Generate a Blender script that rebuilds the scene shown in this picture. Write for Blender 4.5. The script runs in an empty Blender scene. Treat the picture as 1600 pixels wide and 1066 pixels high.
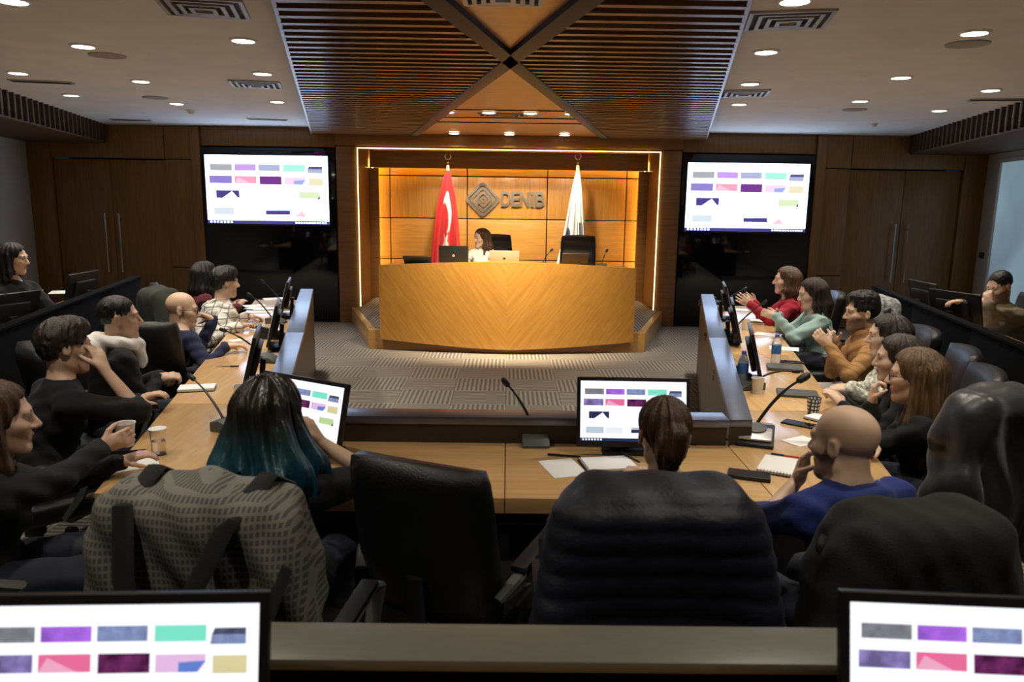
import bpy, bmesh, math, random
import numpy as np
from mathutils import Vector, Matrix
random.seed(7)
sc = bpy.context.scene
COL = sc.collection

# ------------------------------------------------------------------ camera, world, exposure
F = 1200.0; PITCH = math.atan(223/1200); ROLL = math.radians(.8); YAW = math.radians(.4); CZ = 1.83
_f = np.array([math.sin(YAW)*math.cos(PITCH), math.cos(YAW)*math.cos(PITCH), -math.sin(PITCH)])
_r0 = np.array([math.cos(YAW), -math.sin(YAW), 0.0]); _u0 = np.cross(_r0, _f)
_r = _r0*math.cos(ROLL)+_u0*math.sin(ROLL); _u = np.cross(_r, _f)
cam = bpy.data.cameras.new('camera'); camo = bpy.data.objects.new('camera', cam); COL.objects.link(camo)
cam.sensor_width = 36; cam.lens = F/1600*36; cam.clip_start = .05; cam.clip_end = 60
cam.dof.use_dof = True; cam.dof.focus_distance = 6.0; cam.dof.aperture_fstop = 4.5
camo.matrix_world = Matrix(((_r[0], _u[0], -_f[0], 0), (_r[1], _u[1], -_f[1], 0), (_r[2], _u[2], -_f[2], CZ), (0, 0, 0, 1)))
sc.camera = camo
w = bpy.data.worlds.new('world'); sc.world = w; w.use_nodes = True
w.node_tree.nodes['Background'].inputs[0].default_value = (.75, .8, 1, 1)
w.node_tree.nodes['Background'].inputs[1].default_value = .012
sc.view_settings.view_transform = 'Standard'; sc.view_settings.look = 'None'
sc.view_settings.gamma = 1; sc.view_settings.use_curve_mapping = False
sc.view_settings.exposure = 0.0

def _ray(x, y): return _r*(x-800)/F+_u*(533-y)/F+_f
def at_z(x, y, z):            # point of the room seen at a pixel of the photograph, at a known height
    d = _ray(x, y); return np.array([0, 0, CZ])+d*((z-CZ)/d[2])
def at_y(x, y, Y):            # ... at a known distance into the room
    d = _ray(x, y); return np.array([0, 0, CZ])+d*(Y/d[1])
V = lambda *a: np.array(a if len(a) > 1 else a[0], dtype=float)
def nrm(v): v = V(v); return v/(np.linalg.norm(v)+1e-9)

# ------------------------------------------------------------------ materials
def new_mat(name):
    m = bpy.data.materials.new(name); m.use_nodes = True
    nt = m.node_tree; return m, nt, nt.nodes['Principled BSDF']
def P(name, c, rough=.5, metal=0, spec=.5, var=0, vs=8, bump=0, bs=80, coat=0, es=0, trans=0, ior=1.45, sheen=0, stretch=(1, 1, 1)):
    m, nt, b = new_mat(name); N = nt.nodes; L = nt.links
    b.inputs['Base Color'].default_value = (*c, 1); b.inputs['Roughness'].default_value = rough
    b.inputs['Metallic'].default_value = metal; b.inputs['Specular IOR Level'].default_value = spec
    b.inputs['Coat Weight'].default_value = coat; b.inputs['Coat Roughness'].default_value = .12
    b.inputs['Transmission Weight'].default_value = trans; b.inputs['IOR'].default_value = ior
    b.inputs['Sheen Weight'].default_value = sheen
    if es: b.inputs['Emission Color'].default_value = (*c, 1); b.inputs['Emission Strength'].default_value = es
    if var or bump:
        tc = N.new('ShaderNodeTexCoord'); mp = N.new('ShaderNodeMapping'); mp.inputs['Scale'].default_value = stretch
        L.new(tc.outputs['Object'], mp.inputs[0])
    if var:
        n = N.new('ShaderNodeTexNoise'); n.inputs['Scale'].default_value = vs; n.inputs['Detail'].default_value = 5
        L.new(mp.outputs[0], n.inputs['Vector'])
        r = N.new('ShaderNodeValToRGB'); r.color_ramp.elements[0].position = .3; r.color_ramp.elements[1].position = .7
        r.color_ramp.elements[0].color = (*[max(0, x*(1-var)) for x in c], 1); r.color_ramp.elements[1].color = (*[min(1, x*(1+var)) for x in c], 1)
        L.new(n.outputs[0], r.inputs[0]); L.new(r.outputs[0], b.inputs['Base Color'])
    if bump:
        n = N.new('ShaderNodeTexNoise'); n.inputs['Scale'].default_value = bs; n.inputs['Detail'].default_value = 4
        L.new(mp.outputs[0], n.inputs['Vector'])
        bp = N.new('ShaderNodeBump'); bp.inputs['Strength'].default_value = bump; bp.inputs['Distance'].default_value = .01
        L.new(n.outputs[0], bp.inputs['Height']); L.new(bp.outputs[0], b.inputs['Normal'])
    return m
def wood(name, c1, c2, stretch=(1, 14, 14), rot=(0, 0, 0), rough=.32, scale=2.2, coat=.15):
    m, nt, b = new_mat(name); N = nt.nodes; L = nt.links
    tc = N.new('ShaderNodeTexCoord'); m0 = N.new('ShaderNodeMapping'); m0.inputs['Rotation'].default_value = rot
    mp = N.new('ShaderNodeMapping'); mp.inputs['Scale'].default_value = stretch
    L.new(tc.outputs['Object'], m0.inputs[0]); L.new(m0.outputs[0], mp.inputs[0])
    n = N.new('ShaderNodeTexNoise'); n.inputs['Scale'].default_value = scale; n.inputs['Detail'].default_value = 6; n.inputs['Distortion'].default_value = .6
    n2 = N.new('ShaderNodeTexNoise'); n2.inputs['Scale'].default_value = scale*5; n2.inputs['Detail'].default_value = 3
    L.new(mp.outputs[0], n.inputs['Vector']); L.new(mp.outputs[0], n2.inputs['Vector'])
    ad = N.new('ShaderNodeMath'); ad.operation = 'MULTIPLY_ADD'; ad.inputs[1].default_value = .35
    L.new(n2.outputs[0], ad.inputs[0]); L.new(n.outputs[0], ad.inputs[2])
    r = N.new('ShaderNodeValToRGB'); e = r.color_ramp.elements
    e[0].position = .46; e[0].color = (*c2, 1); e[1].position = .92; e[1].color = (*c1, 1)
    L.new(ad.outputs[0], r.inputs[0]); L.new(r.outputs[0], b.inputs['Base Color'])
    b.inputs['Roughness'].default_value = rough; b.inputs['Coat Weight'].default_value = coat; b.inputs['Coat Roughness'].default_value = .18
    bp = N.new('ShaderNodeBump'); bp.inputs['Strength'].default_value = .06; bp.inputs['Distance'].default_value = .004
    L.new(n2.outputs[0], bp.inputs['Height']); L.new(bp.outputs[0], b.inputs['Normal'])
    return m
def emit(name, c, s=1.0, var=0, vs=6):
    m = bpy.data.materials.new(name); m.use_nodes = True; nt = m.node_tree; nt.nodes.clear()
    o = nt.nodes.new('ShaderNodeOutputMaterial'); e = nt.nodes.new('ShaderNodeEmission')
    e.inputs[0].default_value = (*c, 1); e.inputs[1].default_value = s; nt.links.new(e.outputs[0], o.inputs[0])
    if var:
        tc = nt.nodes.new('ShaderNodeTexCoord'); n = nt.nodes.new('ShaderNodeTexNoise'); n.inputs['Scale'].default_value = vs
        r = nt.nodes.new('ShaderNodeValToRGB'); r.color_ramp.elements[0].position = .35; r.color_ramp.elements[1].position = .65
        r.color_ramp.elements[0].color = (*[x*(1-var) for x in c], 1); r.color_ramp.elements[1].color = (*[min(1, x*(1+var)) for x in c], 1)
        nt.links.new(tc.outputs['Object'], n.inputs['Vector']); nt.links.new(n.outputs[0], r.inputs[0]); nt.links.new(r.outputs[0], e.inputs[0])
    return m
def attr_mat(name, rough=.6, sheen=0, bump=0, bs=200, spec=.4):     # colour stored on the mesh (printed flags, skin tones)
    m, nt, b = new_mat(name); a = nt.nodes.new('ShaderNodeVertexColor'); a.layer_name = 'Col'
    nt.links.new(a.outputs[0], b.inputs['Base Color']); b.inputs['Roughness'].default_value = rough; b.inputs['Sheen Weight'].default_value = sheen
    b.inputs['Specular IOR Level'].default_value = spec
    if bump:
        n = nt.nodes.new('ShaderNodeTexNoise'); n.inputs['Scale'].default_value = bs; bp = nt.nodes.new('ShaderNodeBump')
        bp.inputs['Strength'].default_value = bump; bp.inputs['Distance'].default_value = .005
        nt.links.new(n.outputs[0], bp.inputs['Height']); nt.links.new(bp.outputs[0], b.inputs['Normal'])
    return m

HONEY = wood('honey_oak', (.62, .36, .12), (.46, .245, .07), (14, 1, 14), rough=.3)
TABLE = wood('table_oak', (.66, .42, .19), (.52, .31, .12), (1, 14, 14), rough=.24, coat=.35)
TABLE_SIDE = wood('table_oak_side', (.66, .42, .19), (.52, .31, .12), (14, 1, 14), rough=.24, coat=.35)
WALNUT = wood('wall_walnut', (.30, .155, .05), (.20, .095, .028), (14, 14, 1), rough=.38)
WALNUT_X = wood('frame_walnut', (.36, .18, .055), (.25, .115, .033), (1, 14, 14), rough=.35)
PANEL_V = wood('panel_oak_upright', (.55, .285, .07), (.40, .185, .038), (16, 16, 1), rough=.36)
PANEL_H = wood('panel_oak_level', (.58, .305, .075), (.43, .20, .042), (1, 16, 16), rough=.36)
DESK_L = wood('desk_oak_left', (.56, .285, .062), (.42, .195, .036), (1, 16, 16), rot=(0, math.radians(-52), 0), rough=.28, coat=.3)
DESK_R = wood('desk_oak_right', (.56, .285, .062), (.42, .195, .036), (1, 16, 16), rot=(0, math.radians(52), 0), rough=.28, coat=.3)
SLAT = wood('slat_walnut', (.34, .18, .075), (.22, .11, .04), (1, 18, 18), rough=.4)
CEILWOOD = wood('ceiling_veneer', (.62, .25, .045), (.50, .19, .03), (1, 10, 10), rough=.35)
DARK = P('matt_black', (.006, .006, .006), .7)
BEAM = P('beam_black', (.010, .008, .007), .5)
WHITE = P('ceiling_paint', (.78, .77, .76), .85, var=.04, vs=3)
SIDEWALL = P('side_wall_paint', (.46, .43, .37), .8, var=.05, vs=3, bump=.1, bs=40)
GLASS_BLACK = P('black_glass', (.004, .004, .006), .06, spec=.6)
LAMIN = P('dark_laminate', (.16, .18, .24), .30, metal=.75, spec=1.0, var=.08, vs=20)
LAMIN_SIDE = P('dark_laminate_face', (.040, .029, .021), .38, spec=.35, var=.15, vs=10)
PARTITION = P('partition_black', (.004, .004, .0045), .85, spec=.05, var=.2, vs=10)
RAIL = P('rail_laminate', (.15, .145, .115), .34, spec=.5, var=.08, vs=14, stretch=(1, 12, 12))
CHROME = P('chrome', (.75, .74, .72), .16, metal=1)
STEEL = P('brushed_steel', (.30, .28, .26), .34, metal=1, var=.12, vs=30, stretch=(1, 20, 1))
LEATHER = P('black_leather', (.008, .008, .009), .42, bump=.25, bs=160, spec=.5)
PLASTIC = P('black_plastic', (.012, .012, .013), .45)
PLASTIC_G = P('grey_plastic', (.075, .078, .068), .5)
PAPER = P('white_paper', (.82, .81, .78), .8)
CARDB = P('cup_card', (.86, .84, .79), .75)
BEZEL = P('monitor_bezel', (.009, .009, .010), .4)
SILVER = P('silver_plastic', (.50, .50, .49), .35, metal=.6)
LED = emit('led_strip_warm', (1, .78, .36), 3.2)
LAMP = emit('downlight_lens', (1, .95, .82), 14.0)

# ------------------------------------------------------------------ mesh helpers
def link(o, parent=None):
    COL.objects.link(o)
    if parent: o.parent = parent
    return o
def tag(o, label, cat, group=None):
    o['label'] = label; o['category'] = cat
    if group: o['group'] = group
    return o
def thing(name, label, cat, loc=(0, 0, 0), rotz=0, group=None):
    o = bpy.data.objects.new(name, None); o.location = Vector([float(x) for x in loc]); o.rotation_euler = (0, 0, rotz); link(o)
    o.empty_display_size = .1
    return tag(o, label, cat, group)
def struct(name, loc=(0, 0, 0), mesh=None):
    o = bpy.data.objects.new(name, mesh); o.location = loc; link(o); o['kind'] = 'structure'; return o
def copy_tree(o, parent=None):
    c = o.copy(); COL.objects.link(c); c.parent = parent
    for ch in list(o.children): copy_tree(ch, c)
    return c
def rot(ax, deg): return Matrix.Rotation(math.radians(deg), 3, ax)
class MB:
    def __init__(s): s.v = []; s.f = []; s.mi = []
    def add(s, vs, fs, mi=0):
        n = len(s.v); s.v += [tuple(float(c) for c in v) for v in vs]; s.f += [tuple(i+n for i in f) for f in fs]; s.mi += [mi]*len(fs); return s
    def box(s, c, d, R=None, mi=0, taper=1):
        vs = []
        for z in (-.5, .5):
            t = taper if z > 0 else 1
            for x, y in ((-.5, -.5), (.5, -.5), (.5, .5), (-.5, .5)):
                p = Vector((x*d[0]*t, y*d[1]*t, z*d[2]))
                if R is not None: p = R @ p
                vs.append(p+Vector([float(q) for q in c]))
        return s.add(vs, [(0, 3, 2, 1), (4, 5, 6, 7), (0, 1, 5, 4), (1, 2, 6, 5), (2, 3, 7, 6), (3, 0, 4, 7)], mi)
    def lathe(s, prof, c=(0, 0, 0), n=20, R=None, mi=0):
        vs = []; fs = []; m = len(prof)
        for r, z in prof:
            for i in range(n):
                a = 2*math.pi*i/n; p = Vector((r*math.cos(a), r*math.sin(a), z))
                if R is not None: p = R @ p
                vs.append(p+Vector([float(q) for q in c]))
        for j in range(m-1):
            for i in range(n):
                k = (i+1) % n; fs.append((j*n+i, j*n+k, (j+1)*n+k, (j+1)*n+i))
        fs.append(tuple(range(n))[::-1]); fs.append(tuple(range((m-1)*n, m*n)))
        return s.add(vs, fs, mi)
    def tube(s, pts, r, n=8, flat=1, mi=0):
        pts = [Vector([float(q) for q in p]) for p in pts]; m = len(pts)
        rs = r if isinstance(r, (list, tuple)) else [r]*m
        vs = []; fs = []; up = Vector((0, 0, 1))
        for i, p in enumerate(pts):
            t = (pts[min(i+1, m-1)]-pts[max(i-1, 0)]).normalized()
            if i == 0:
                a = t.cross(up) if abs(t.z) < .95 else t.cross(Vector((1, 0, 0)))
            a = (a-t*a.dot(t)).normalized(); b = t.cross(a)
            for k in range(n):
                q = 2*math.pi*k/n; vs.append(p+(a*math.cos(q)+b*math.sin(q)*flat)*rs[i])
        for j in range(m-1):
            for i in range(n):
                k = (i+1) % n; fs.append((j*n+i, j*n+k, (j+1)*n+k, (j+1)*n+i))
        fs.append(tuple(range(n))[::-1]); fs.append(tuple(range((m-1)*n, m*n)))
        return s.add(vs, fs, mi)
    def prism(s, poly, z0, z1, mi=0, R=None, c=(0, 0, 0)):
        n = len(poly); vs = []
        for z in (z0, z1):
            for x, y in poly:
                p = Vector((float(x), float(y), float(z)))
                if R is not None: p = R @ p
                vs.append(p+Vector([float(q) for q in c]))
        fs = [tuple(range(n))[::-1], tuple(range(n, 2*n))]+[(i, (i+1) % n, (i+1) % n+n, i+n) for i in range(n)]
        return s.add(vs, fs, mi)
    def mesh(s, name, mats, bevel=0, seg=2, smooth=True, ang=35):
        me = bpy.data.meshes.new(name); me.from_pydata(s.v, [], s.f)
        if not isinstance(mats, (list, tuple)): mats = [mats]
        for m in mats: me.materials.append(m)
        me.polygons.foreach_set('material_index', s.mi)
        bm = bmesh.new(); bm.from_mesh(me)
        bmesh.ops.recalc_face_normals(bm, faces=bm.faces)
        if bevel:
            es = [e for e in bm.edges if len(e.link_faces) == 2 and e.calc_face_angle(0) > .6]
            bmesh.ops.bevel(bm, geom=es, offset=bevel, segments=seg, profile=.6, affect='EDGES', clamp_overlap=True)
        bm.to_mesh(me); bm.free()
        if smooth:
            me.polygons.foreach_set('use_smooth', [True]*len(me.polygons)); me.set_sharp_from_angle(angle=math.radians(ang))
        return me
    def build(s, name, mats, parent=None, bevel=0, seg=2, smooth=True, loc=None, ang=35):
        o = bpy.data.objects.new(name, s.mesh(name, mats, bevel, seg, smooth, ang))
        if loc is not None: o.location = Vector([float(x) for x in loc])
        return link(o, parent)
def part(name, c, d, m, parent, bevel=0, R=None, seg=2): return MB().box(c, d, R).build(name, m, parent, bevel, seg)
def lpart(name, prof, m, parent, c=(0, 0, 0), n=20, R=None): return MB().lathe(prof, c, n, R).build(name, m, parent)

# ------------------------------------------------------------------ smooth bodies: distance fields meshed with surface nets
class Sdf:
    def __init__(s): s.p = []
    def cone(s, a, b, ra, rb, k=.02, op=0): s.p.append(('c', V(a), V(b), ra, rb, k, op)); return s
    def ell(s, c, r, M=None, k=.02, op=0): s.p.append(('e', V(c), V(r), np.eye(3) if M is None else M, None, k, op)); return s
    def fn(s, f, k=.01, op=1): s.p.append(('f', f, None, None, None, k, op)); return s
    def bounds(s):
        lo = V(9, 9, 9); hi = -lo
        for t, a, b, c, d, k, op in s.p:
            if op: continue
            if t == 'c': lo = np.minimum(lo, np.minimum(a-c, b-d)); hi = np.maximum(hi, np.maximum(a+c, b+d))
            if t == 'e': m = np.abs(c) @ b; lo = np.minimum(lo, a-m); hi = np.maximum(hi, a+m)
        return lo, hi
    def mesh(s, h, disp=None):
        lo, hi = s.bounds(); lo = lo-4*h; hi = hi+4*h
        n = np.ceil((hi-lo)/h).astype(int)+1
        ax = [(lo[i]+h*np.arange(n[i])).astype(np.float32) for i in range(3)]
        D = np.full(n, 1.0, np.float32)
        for t, a, b, c, d, k, op in s.p:
            if t == 'f': sl = (slice(None),)*3
            else:
                if t == 'c': l, q = np.minimum(a-c, b-d), np.maximum(a+c, b+d)
                else: m = np.abs(c) @ b; l, q = a-m, a+m
                l = np.clip(((l-lo-k-3*h)/h).astype(int), 0, n-1); q = np.clip(((q-lo+k+3*h)/h).astype(int)+2, 1, n)
                sl = tuple(slice(l[i], q[i]) for i in range(3))
            X = ax[0][sl[0]][:, None, None]; Y = ax[1][sl[1]][None, :, None]; Z = ax[2][sl[2]][None, None, :]
            if t == 'f': e = a(X, Y, Z)
            elif t == 'c':
                u = b-a; L = float(u @ u)+1e-12
                tt = np.clip(((X-a[0])*u[0]+(Y-a[1])*u[1]+(Z-a[2])*u[2])/L, 0, 1)
                e = np.sqrt((X-a[0]-tt*u[0])**2+(Y-a[1]-tt*u[1])**2+(Z-a[2]-tt*u[2])**2)-(c+(d-c)*tt)
            else:
                x, y, z = X-a[0], Y-a[1], Z-a[2]
                p = [(x*c[0, i]+y*c[1, i]+z*c[2, i])/b[i] for i in range(3)]
                k0 = np.sqrt(p[0]**2+p[1]**2+p[2]**2); k1 = np.sqrt((p[0]/b[0])**2+(p[1]/b[1])**2+(p[2]/b[2])**2)+1e-6
                e = k0*(k0-1)/k1
            A = D[sl]
            if op == 0: hh = np.clip(.5+.5*(e-A)/k, 0, 1); D[sl] = e*(1-hh)+A*hh-k*hh*(1-hh)
            else: hh = np.clip(.5+.5*(A+e)/k, 0, 1); D[sl] = A*hh-e*(1-hh)+k*hh*(1-hh)
        if disp is not None:
            I = np.argwhere(np.abs(D) < .04)
            pts = lo+I*h; D[tuple(I.T)] += disp(pts)
        ins = D < 0
        S = ins[:-1, :-1, :-1].astype(np.int8)
        offs = [(i, j, k) for i in (0, 1) for j in (0, 1) for k in (0, 1)]
        S = sum(ins[i:n[0]-1+i, j:n[1]-1+j, k:n[2]-1+k].astype(np.int8) for i, j, k in offs)
        cells = np.argwhere((S > 0) & (S < 8))
        idx = np.full(S.shape, -1, np.int32); idx[tuple(cells.T)] = np.arange(len(cells))
        val = {o: D[cells[:, 0]+o[0], cells[:, 1]+o[1], cells[:, 2]+o[2]] for o in offs}
        acc = np.zeros((len(cells), 3)); cnt = np.zeros(len(cells))
        for o in offs:
            for x in range(3):
                if o[x]: continue
                o2 = list(o); o2[x] = 1; o2 = tuple(o2); a, b = val[o], val[o2]
                m = (a < 0) != (b < 0); t = np.where(m, a/np.where(m, a-b, 1), 0)
                p = np.tile(V(o), (len(cells), 1)); p[:, x] = t
                acc[m] += p[m]; cnt[m] += 1
        verts = lo+(cells+acc/cnt[:, None])*h
        F_ = []
        for x in range(3):
            s0 = [slice(None)]*3; s1 = [slice(None)]*3; s0[x] = slice(0, -1); s1[x] = slice(1, None)
            ch = ins[tuple(s0)] != ins[tuple(s1)]; E = np.argwhere(ch)
            y, z = (x+1) % 3, (x+2) % 3
            ok = (E[:, y] > 0) & (E[:, z] > 0) & (E[:, y] < n[y]-1) & (E[:, z] < n[z]-1); E = E[ok]
            def g(dy, dz): q = E.copy(); q[:, y] -= dy; q[:, z] -= dz; return idx[tuple(q.T)]
            qd = np.stack([g(1, 1), g(0, 1), g(0, 0), g(1, 0)], 1)
            fl = ~ins[tuple(E.T)]; qd[fl] = qd[fl][:, ::-1]; F_.append(qd)
        return verts, np.concatenate(F_)
def raw_mesh(name, verts, faces, mat, cols=None):
    me = bpy.data.meshes.new(name); verts = np.asarray(verts, np.float32); faces = np.asarray(faces, np.int32)
    me.vertices.add(len(verts)); me.vertices.foreach_set('co', verts.ravel())
    k = faces.shape[1]
    me.loops.add(faces.size); me.loops.foreach_set('vertex_index', faces.ravel())
    me.polygons.add(len(faces)); me.polygons.foreach_set('loop_start', np.arange(0, faces.size, k, dtype=np.int32))
    me.update(calc_edges=True); me.materials.append(mat)
    me.polygons.foreach_set('use_smooth', [True]*len(faces))
    if cols is not None:
        a = me.color_attributes.new('Col', 'FLOAT_COLOR', 'POINT')
        a.data.foreach_set('color', np.concatenate([cols, np.ones((len(cols), 1))], 1).astype(np.float32).ravel())
    return me
def sdf_obj(name, S, h, mat, parent, origin=(0, 0, 0), disp=None, cols=None, M=None, off=None):
    v, f = S.mesh(h, disp); c = cols(v) if cols else None
    if M is not None: v = v @ M.T+off
    return link(bpy.data.objects.new(name, raw_mesh(name, v-V(origin), f, mat, c)), parent)
DOWN, STAGE, DESKP = 110.0, 330.0, 420.0
# ------------------------------------------------------------------ the room
YB, ZC = 11.2, 2.775
SL = .225                                  # the hall fans out towards the stage
def carpet_mat(name, ck=False):
    m, nt, b = new_mat(name); N = nt.nodes; L = nt.links
    tc = N.new('ShaderNodeTexCoord'); wv = N.new('ShaderNodeTexWave'); wv.wave_type = 'BANDS'; wv.bands_direction = 'X'
    wv.inputs['Scale'].default_value = 7.2; wv.inputs['Distortion'].default_value = .5; wv.inputs['Detail'].default_value = 1
    nz = N.new('ShaderNodeTexNoise'); nz.inputs['Scale'].default_value = 90; nz.inputs['Detail'].default_value = 2
    r = N.new('ShaderNodeValToRGB'); e = r.color_ramp.elements; e[0].position = .35; e[1].position = .6
    e[0].color = (.23, .20, .17, 1); e[1].color = (.46, .42, .36, 1)
    L.new(tc.outputs['Object'], wv.inputs['Vector']); L.new(tc.outputs['Object'], nz.inputs['Vector']); L.new(wv.outputs[1], r.inputs[0])
    mx = N.new('ShaderNodeMixRGB'); mx.blend_type = 'MULTIPLY'; mx.inputs[0].default_value = .25
    L.new(r.outputs[0], mx.inputs[1]); L.new(nz.outputs[0], mx.inputs[2]); L.new(mx.outputs[0], b.inputs['Base Color'])
    b.inputs['Roughness'].default_value = .95; b.inputs['Specular IOR Level'].default_value = .1
    bp = N.new('ShaderNodeBump'); bp.inputs['Strength'].default_value = .5; bp.inputs['Distance'].default_value = .006
    L.new(wv.outputs[1], bp.inputs['Height']); L.new(bp.outputs[0], b.inputs['Normal'])
    return m
CARPET = carpet_mat('striped_carpet')
floor = struct('floor', mesh=MB().box((0, 4.2, -.06), (14.4, 17, .1)).mesh('floor', CARPET))
tile = MB().box((0, 0, .003), (.497, .497, .012)).mesh('carpet_tile', CARPET, bevel=.002, seg=1)
for i in range(-6, 6):
    for j in range(15):
        o = link(bpy.data.objects.new('carpet_tile', tile), floor); o.location = (i*.5+.25, 3.95+j*.5, -.009+.0006*((i*7+j*3) % 3))
        if (i+j) % 2: o.rotation_euler.z = math.pi/2
for i in range(6):                         # aisle behind the side table chairs
    for j in range(6):
        o = link(bpy.data.objects.new('carpet_tile', tile), floor); o.location = (1.5+i*.28+j*.11, 1.7+j*.5, -.0095) if 0 else (1.35+i*.5, 1.45+j*.5, -.009)
        if (i+j) % 2: o.rotation_euler.z = math.pi/2

ceil_ = struct('ceiling', mesh=MB().box((0, 3.8, ZC+.05), (14.4, 16.4, .1)).mesh('ceiling', WHITE))
for s, nm in ((-1, 'left'), (1, 'right')):
    a, b = V(s*6.83, YB), V(s*(6.83-SL*15.2), YB-15.2); n = V(s, 0)*.12
    struct('wall_'+nm, mesh=MB().prism([a, b, b+n, a+n], 0, ZC).mesh('wall_'+nm, SIDEWALL))
struct('wall_front', mesh=MB().box((0, -4.1, ZC/2), (8, .12, ZC)).mesh('wall_front', SIDEWALL))

wb = struct('wall_back')
def wp(x0, x1, z0, z1, m=WALNUT, y=YB, th=.12, name='wall_panel'):
    return part(name, ((x0+x1)/2, y+th/2, (z0+z1)/2), (x1-x0, th, z1-z0), m, wb, bevel=.004)
part('backing', (0, 12.62, 1.4), (14, .1, 2.8), DARK, wb)
G = .006
for s in (-1, 1):
    def sp(a, b, z0, z1, **k): wp(min(s*a, s*b)+G, max(s*a, s*b)-G, z0+G, z1-G, **k)
    sp(6.5, 6.9, 0, ZC); sp(4.88, 6.5, 2.31, ZC)                      # beside and above the double door
    sp(4.5, 4.88, 0, .78); sp(4.5, 4.88, .78, 2.31); sp(4.5, 4.88, 2.31, ZC)
    sp(4.36, 4.5, 0, ZC, y=YB-.05, th=.17)                            # post beside the glass panel
    sp(2.46, 4.36, 2.50, ZC)                                          # above the glass panel
    sp(2.17, 2.46, 0, 2.53, y=YB-.02, th=.14, m=WALNUT_X)             # stage pillar
    part('reveal_panel', (s*2.2, YB+.57, 1.27), (.06, 1.0, 2.53), WALNUT_X, wb)
    part('inner_post', (s*2.10, 12.2, 1.13), (.16, .08, 2.27), WALNUT_X, wb, bevel=.004)
    part('cove_back', (s*2.32, 12.45, 1.27), (.04, .4, 2.5), HONEY, wb)
wp(-2.46, 2.46, 2.53+G, ZC, y=YB-.02, th=.14, m=WALNUT_X)
part('reveal_panel', (0, YB+.57, 2.57), (4.5, 1.0, .06), WALNUT_X, wb)
part('inner_header', (0, 12.2, 2.40), (4.3, .08, .26), WALNUT_X, wb, bevel=.004)
cx = [-2.3, -1.88, -.655, .615, 1.87, 2.3]; rz_ = [.2, .85, 1.50, 2.16, 2.55]
for i in range(5):
    for j in range(4):
        wp(cx[i]+.008, cx[i+1]-.008, rz_[j]+.008, rz_[j+1]-.008, m=PANEL_V if j == 2 else PANEL_H, y=12.42, th=.06, name='stage_panel')
# warm strips: in the cove behind the inner frame and round the mouth of the stage
def strip(a, b, name='led_strip', w_=.013, mm=LED): a, b = V(a), V(b); c = (a+b)/2; d = np.abs(b-a)+w_; return part(name, c, d, mm, wb)
COVE = emit('cove_strip', (1, .66, .18), 36.0)
for s in (-1, 1):
    strip((s*2.145, YB-.035, .25), (s*2.145, YB-.035, 2.50)); strip((s*2.13, 12.29, .3), (s*2.13, 12.29, 2.4), 'cove_strip', .02, COVE)
strip((-2.145, YB-.035, 2.50), (2.145, YB-.035, 2.50)); strip((-2.1, 12.29, 2.42), (2.1, 12.29, 2.42), 'cove_strip', .02, COVE)
# double doors
for n_, s in ((1, -1), (2, 1)):
    d = struct('door_%d' % n_, loc=(s*5.69, YB+.03, 0))
    for t in (-1, 1):
        lf = part('door_leaf', (t*.402, .04, 1.15), (.796, .05, 2.29), WALNUT, d, bevel=.004)
        h = MB().tube([(t*.10, -.05, .70), (t*.10, -.05, 1.54)], .014, 10).build('door_handle', CHROME, lf)
        for z in (.78, 1.46): MB().tube([(t*.10, -.05, z), (t*.10, .02, z)], .011, 8).build('handle_mount', CHROME, lf)
# wall plate and window by the right corner
def side_pt(s, Y): return V(s*(6.83-SL*(YB-Y)), Y)
p = side_pt(1, 11.0); wn = math.atan(SL)
o = part('wall_plate', (0, 0, 0), (.012, .16, .09), PLASTIC, None, bevel=.003); o.location = (p[0]-.006, p[1], 1.12); o.rotation_euler.z = -wn
tag(o, 'small black control plate on the grey side wall near the door', 'wall plate')
DAY = emit('daylight_pane', (.20, .28, .34), .85, var=.2, vs=.8)
for nn, s, Y, ww in ((1, 1, 9.72, 1.9),):
    p = side_pt(s, Y); wd = struct('window_%d' % nn, loc=(p[0]-.01, p[1], 1.35)); wd.rotation_euler.z = -s*wn
    part('window_pane', (0, 0, 0), (.012, ww, 2.1), DAY, wd)
    for q in (-1, 1):
        part('window_frame', (-.012, q*(ww/2+.02), 0), (.05, .05, 2.2), SIDEWALL, wd, bevel=.004); part('window_frame', (-.012, 0, q*1.07), (.05, ww+.1, .05), SIDEWALL, wd, bevel=.004)

# slatted wood ceiling with its black X and two veneered triangles
cp = thing('ceiling_panel', 'dark slatted wood ceiling panel crossed by two black beams', 'ceiling panel', (0, 0, 2.68))
XC, XS = 5.07, .221
def half_w(Y): return 1.03+.229*(Y-3.56)
MB().prism([(-half_w(2.4)+.02, 2.4), (half_w(2.4)-.02, 2.4), (half_w(11.1)-.02, 11.1), (-half_w(11.1)+.02, 11.1)], .075, .09).build('backing', P('slat_backing', (.02, .013, .012), .7), cp)
Y = 2.55; k = 0
while Y < 11.1:
    xi = abs(Y-XC)*XS+.05; xo = half_w(Y)
    for s in (-1, 1):
        if xo-xi > .05: part('slat', (s*(xi+xo)/2, Y, .035), (xo-xi, .05, .075), SLAT, cp)
    Y += .155
for s in (-1, 1):
    a, b = V(-s*XS*(XC-2.4), 2.4), V(s*XS*(11.15-XC), 11.15); d = nrm(b-a); q = V(-d[1], d[0])*.055
    MB().prism([a+q, b+q, b-q, a-q], -.012, .08).build('beam', BEAM, cp, bevel=.004)
    y0, y1 = 3.0, 10.9
    MB().prism([(s*(half_w(2.4)), 2.4), (s*(half_w(2.4)+.02), 2.4), (s*(half_w(11.15)+.02), 11.15), (s*half_w(11.15), 11.15)], .0, .09).build('edge_trim', SLAT, cp)
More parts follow.
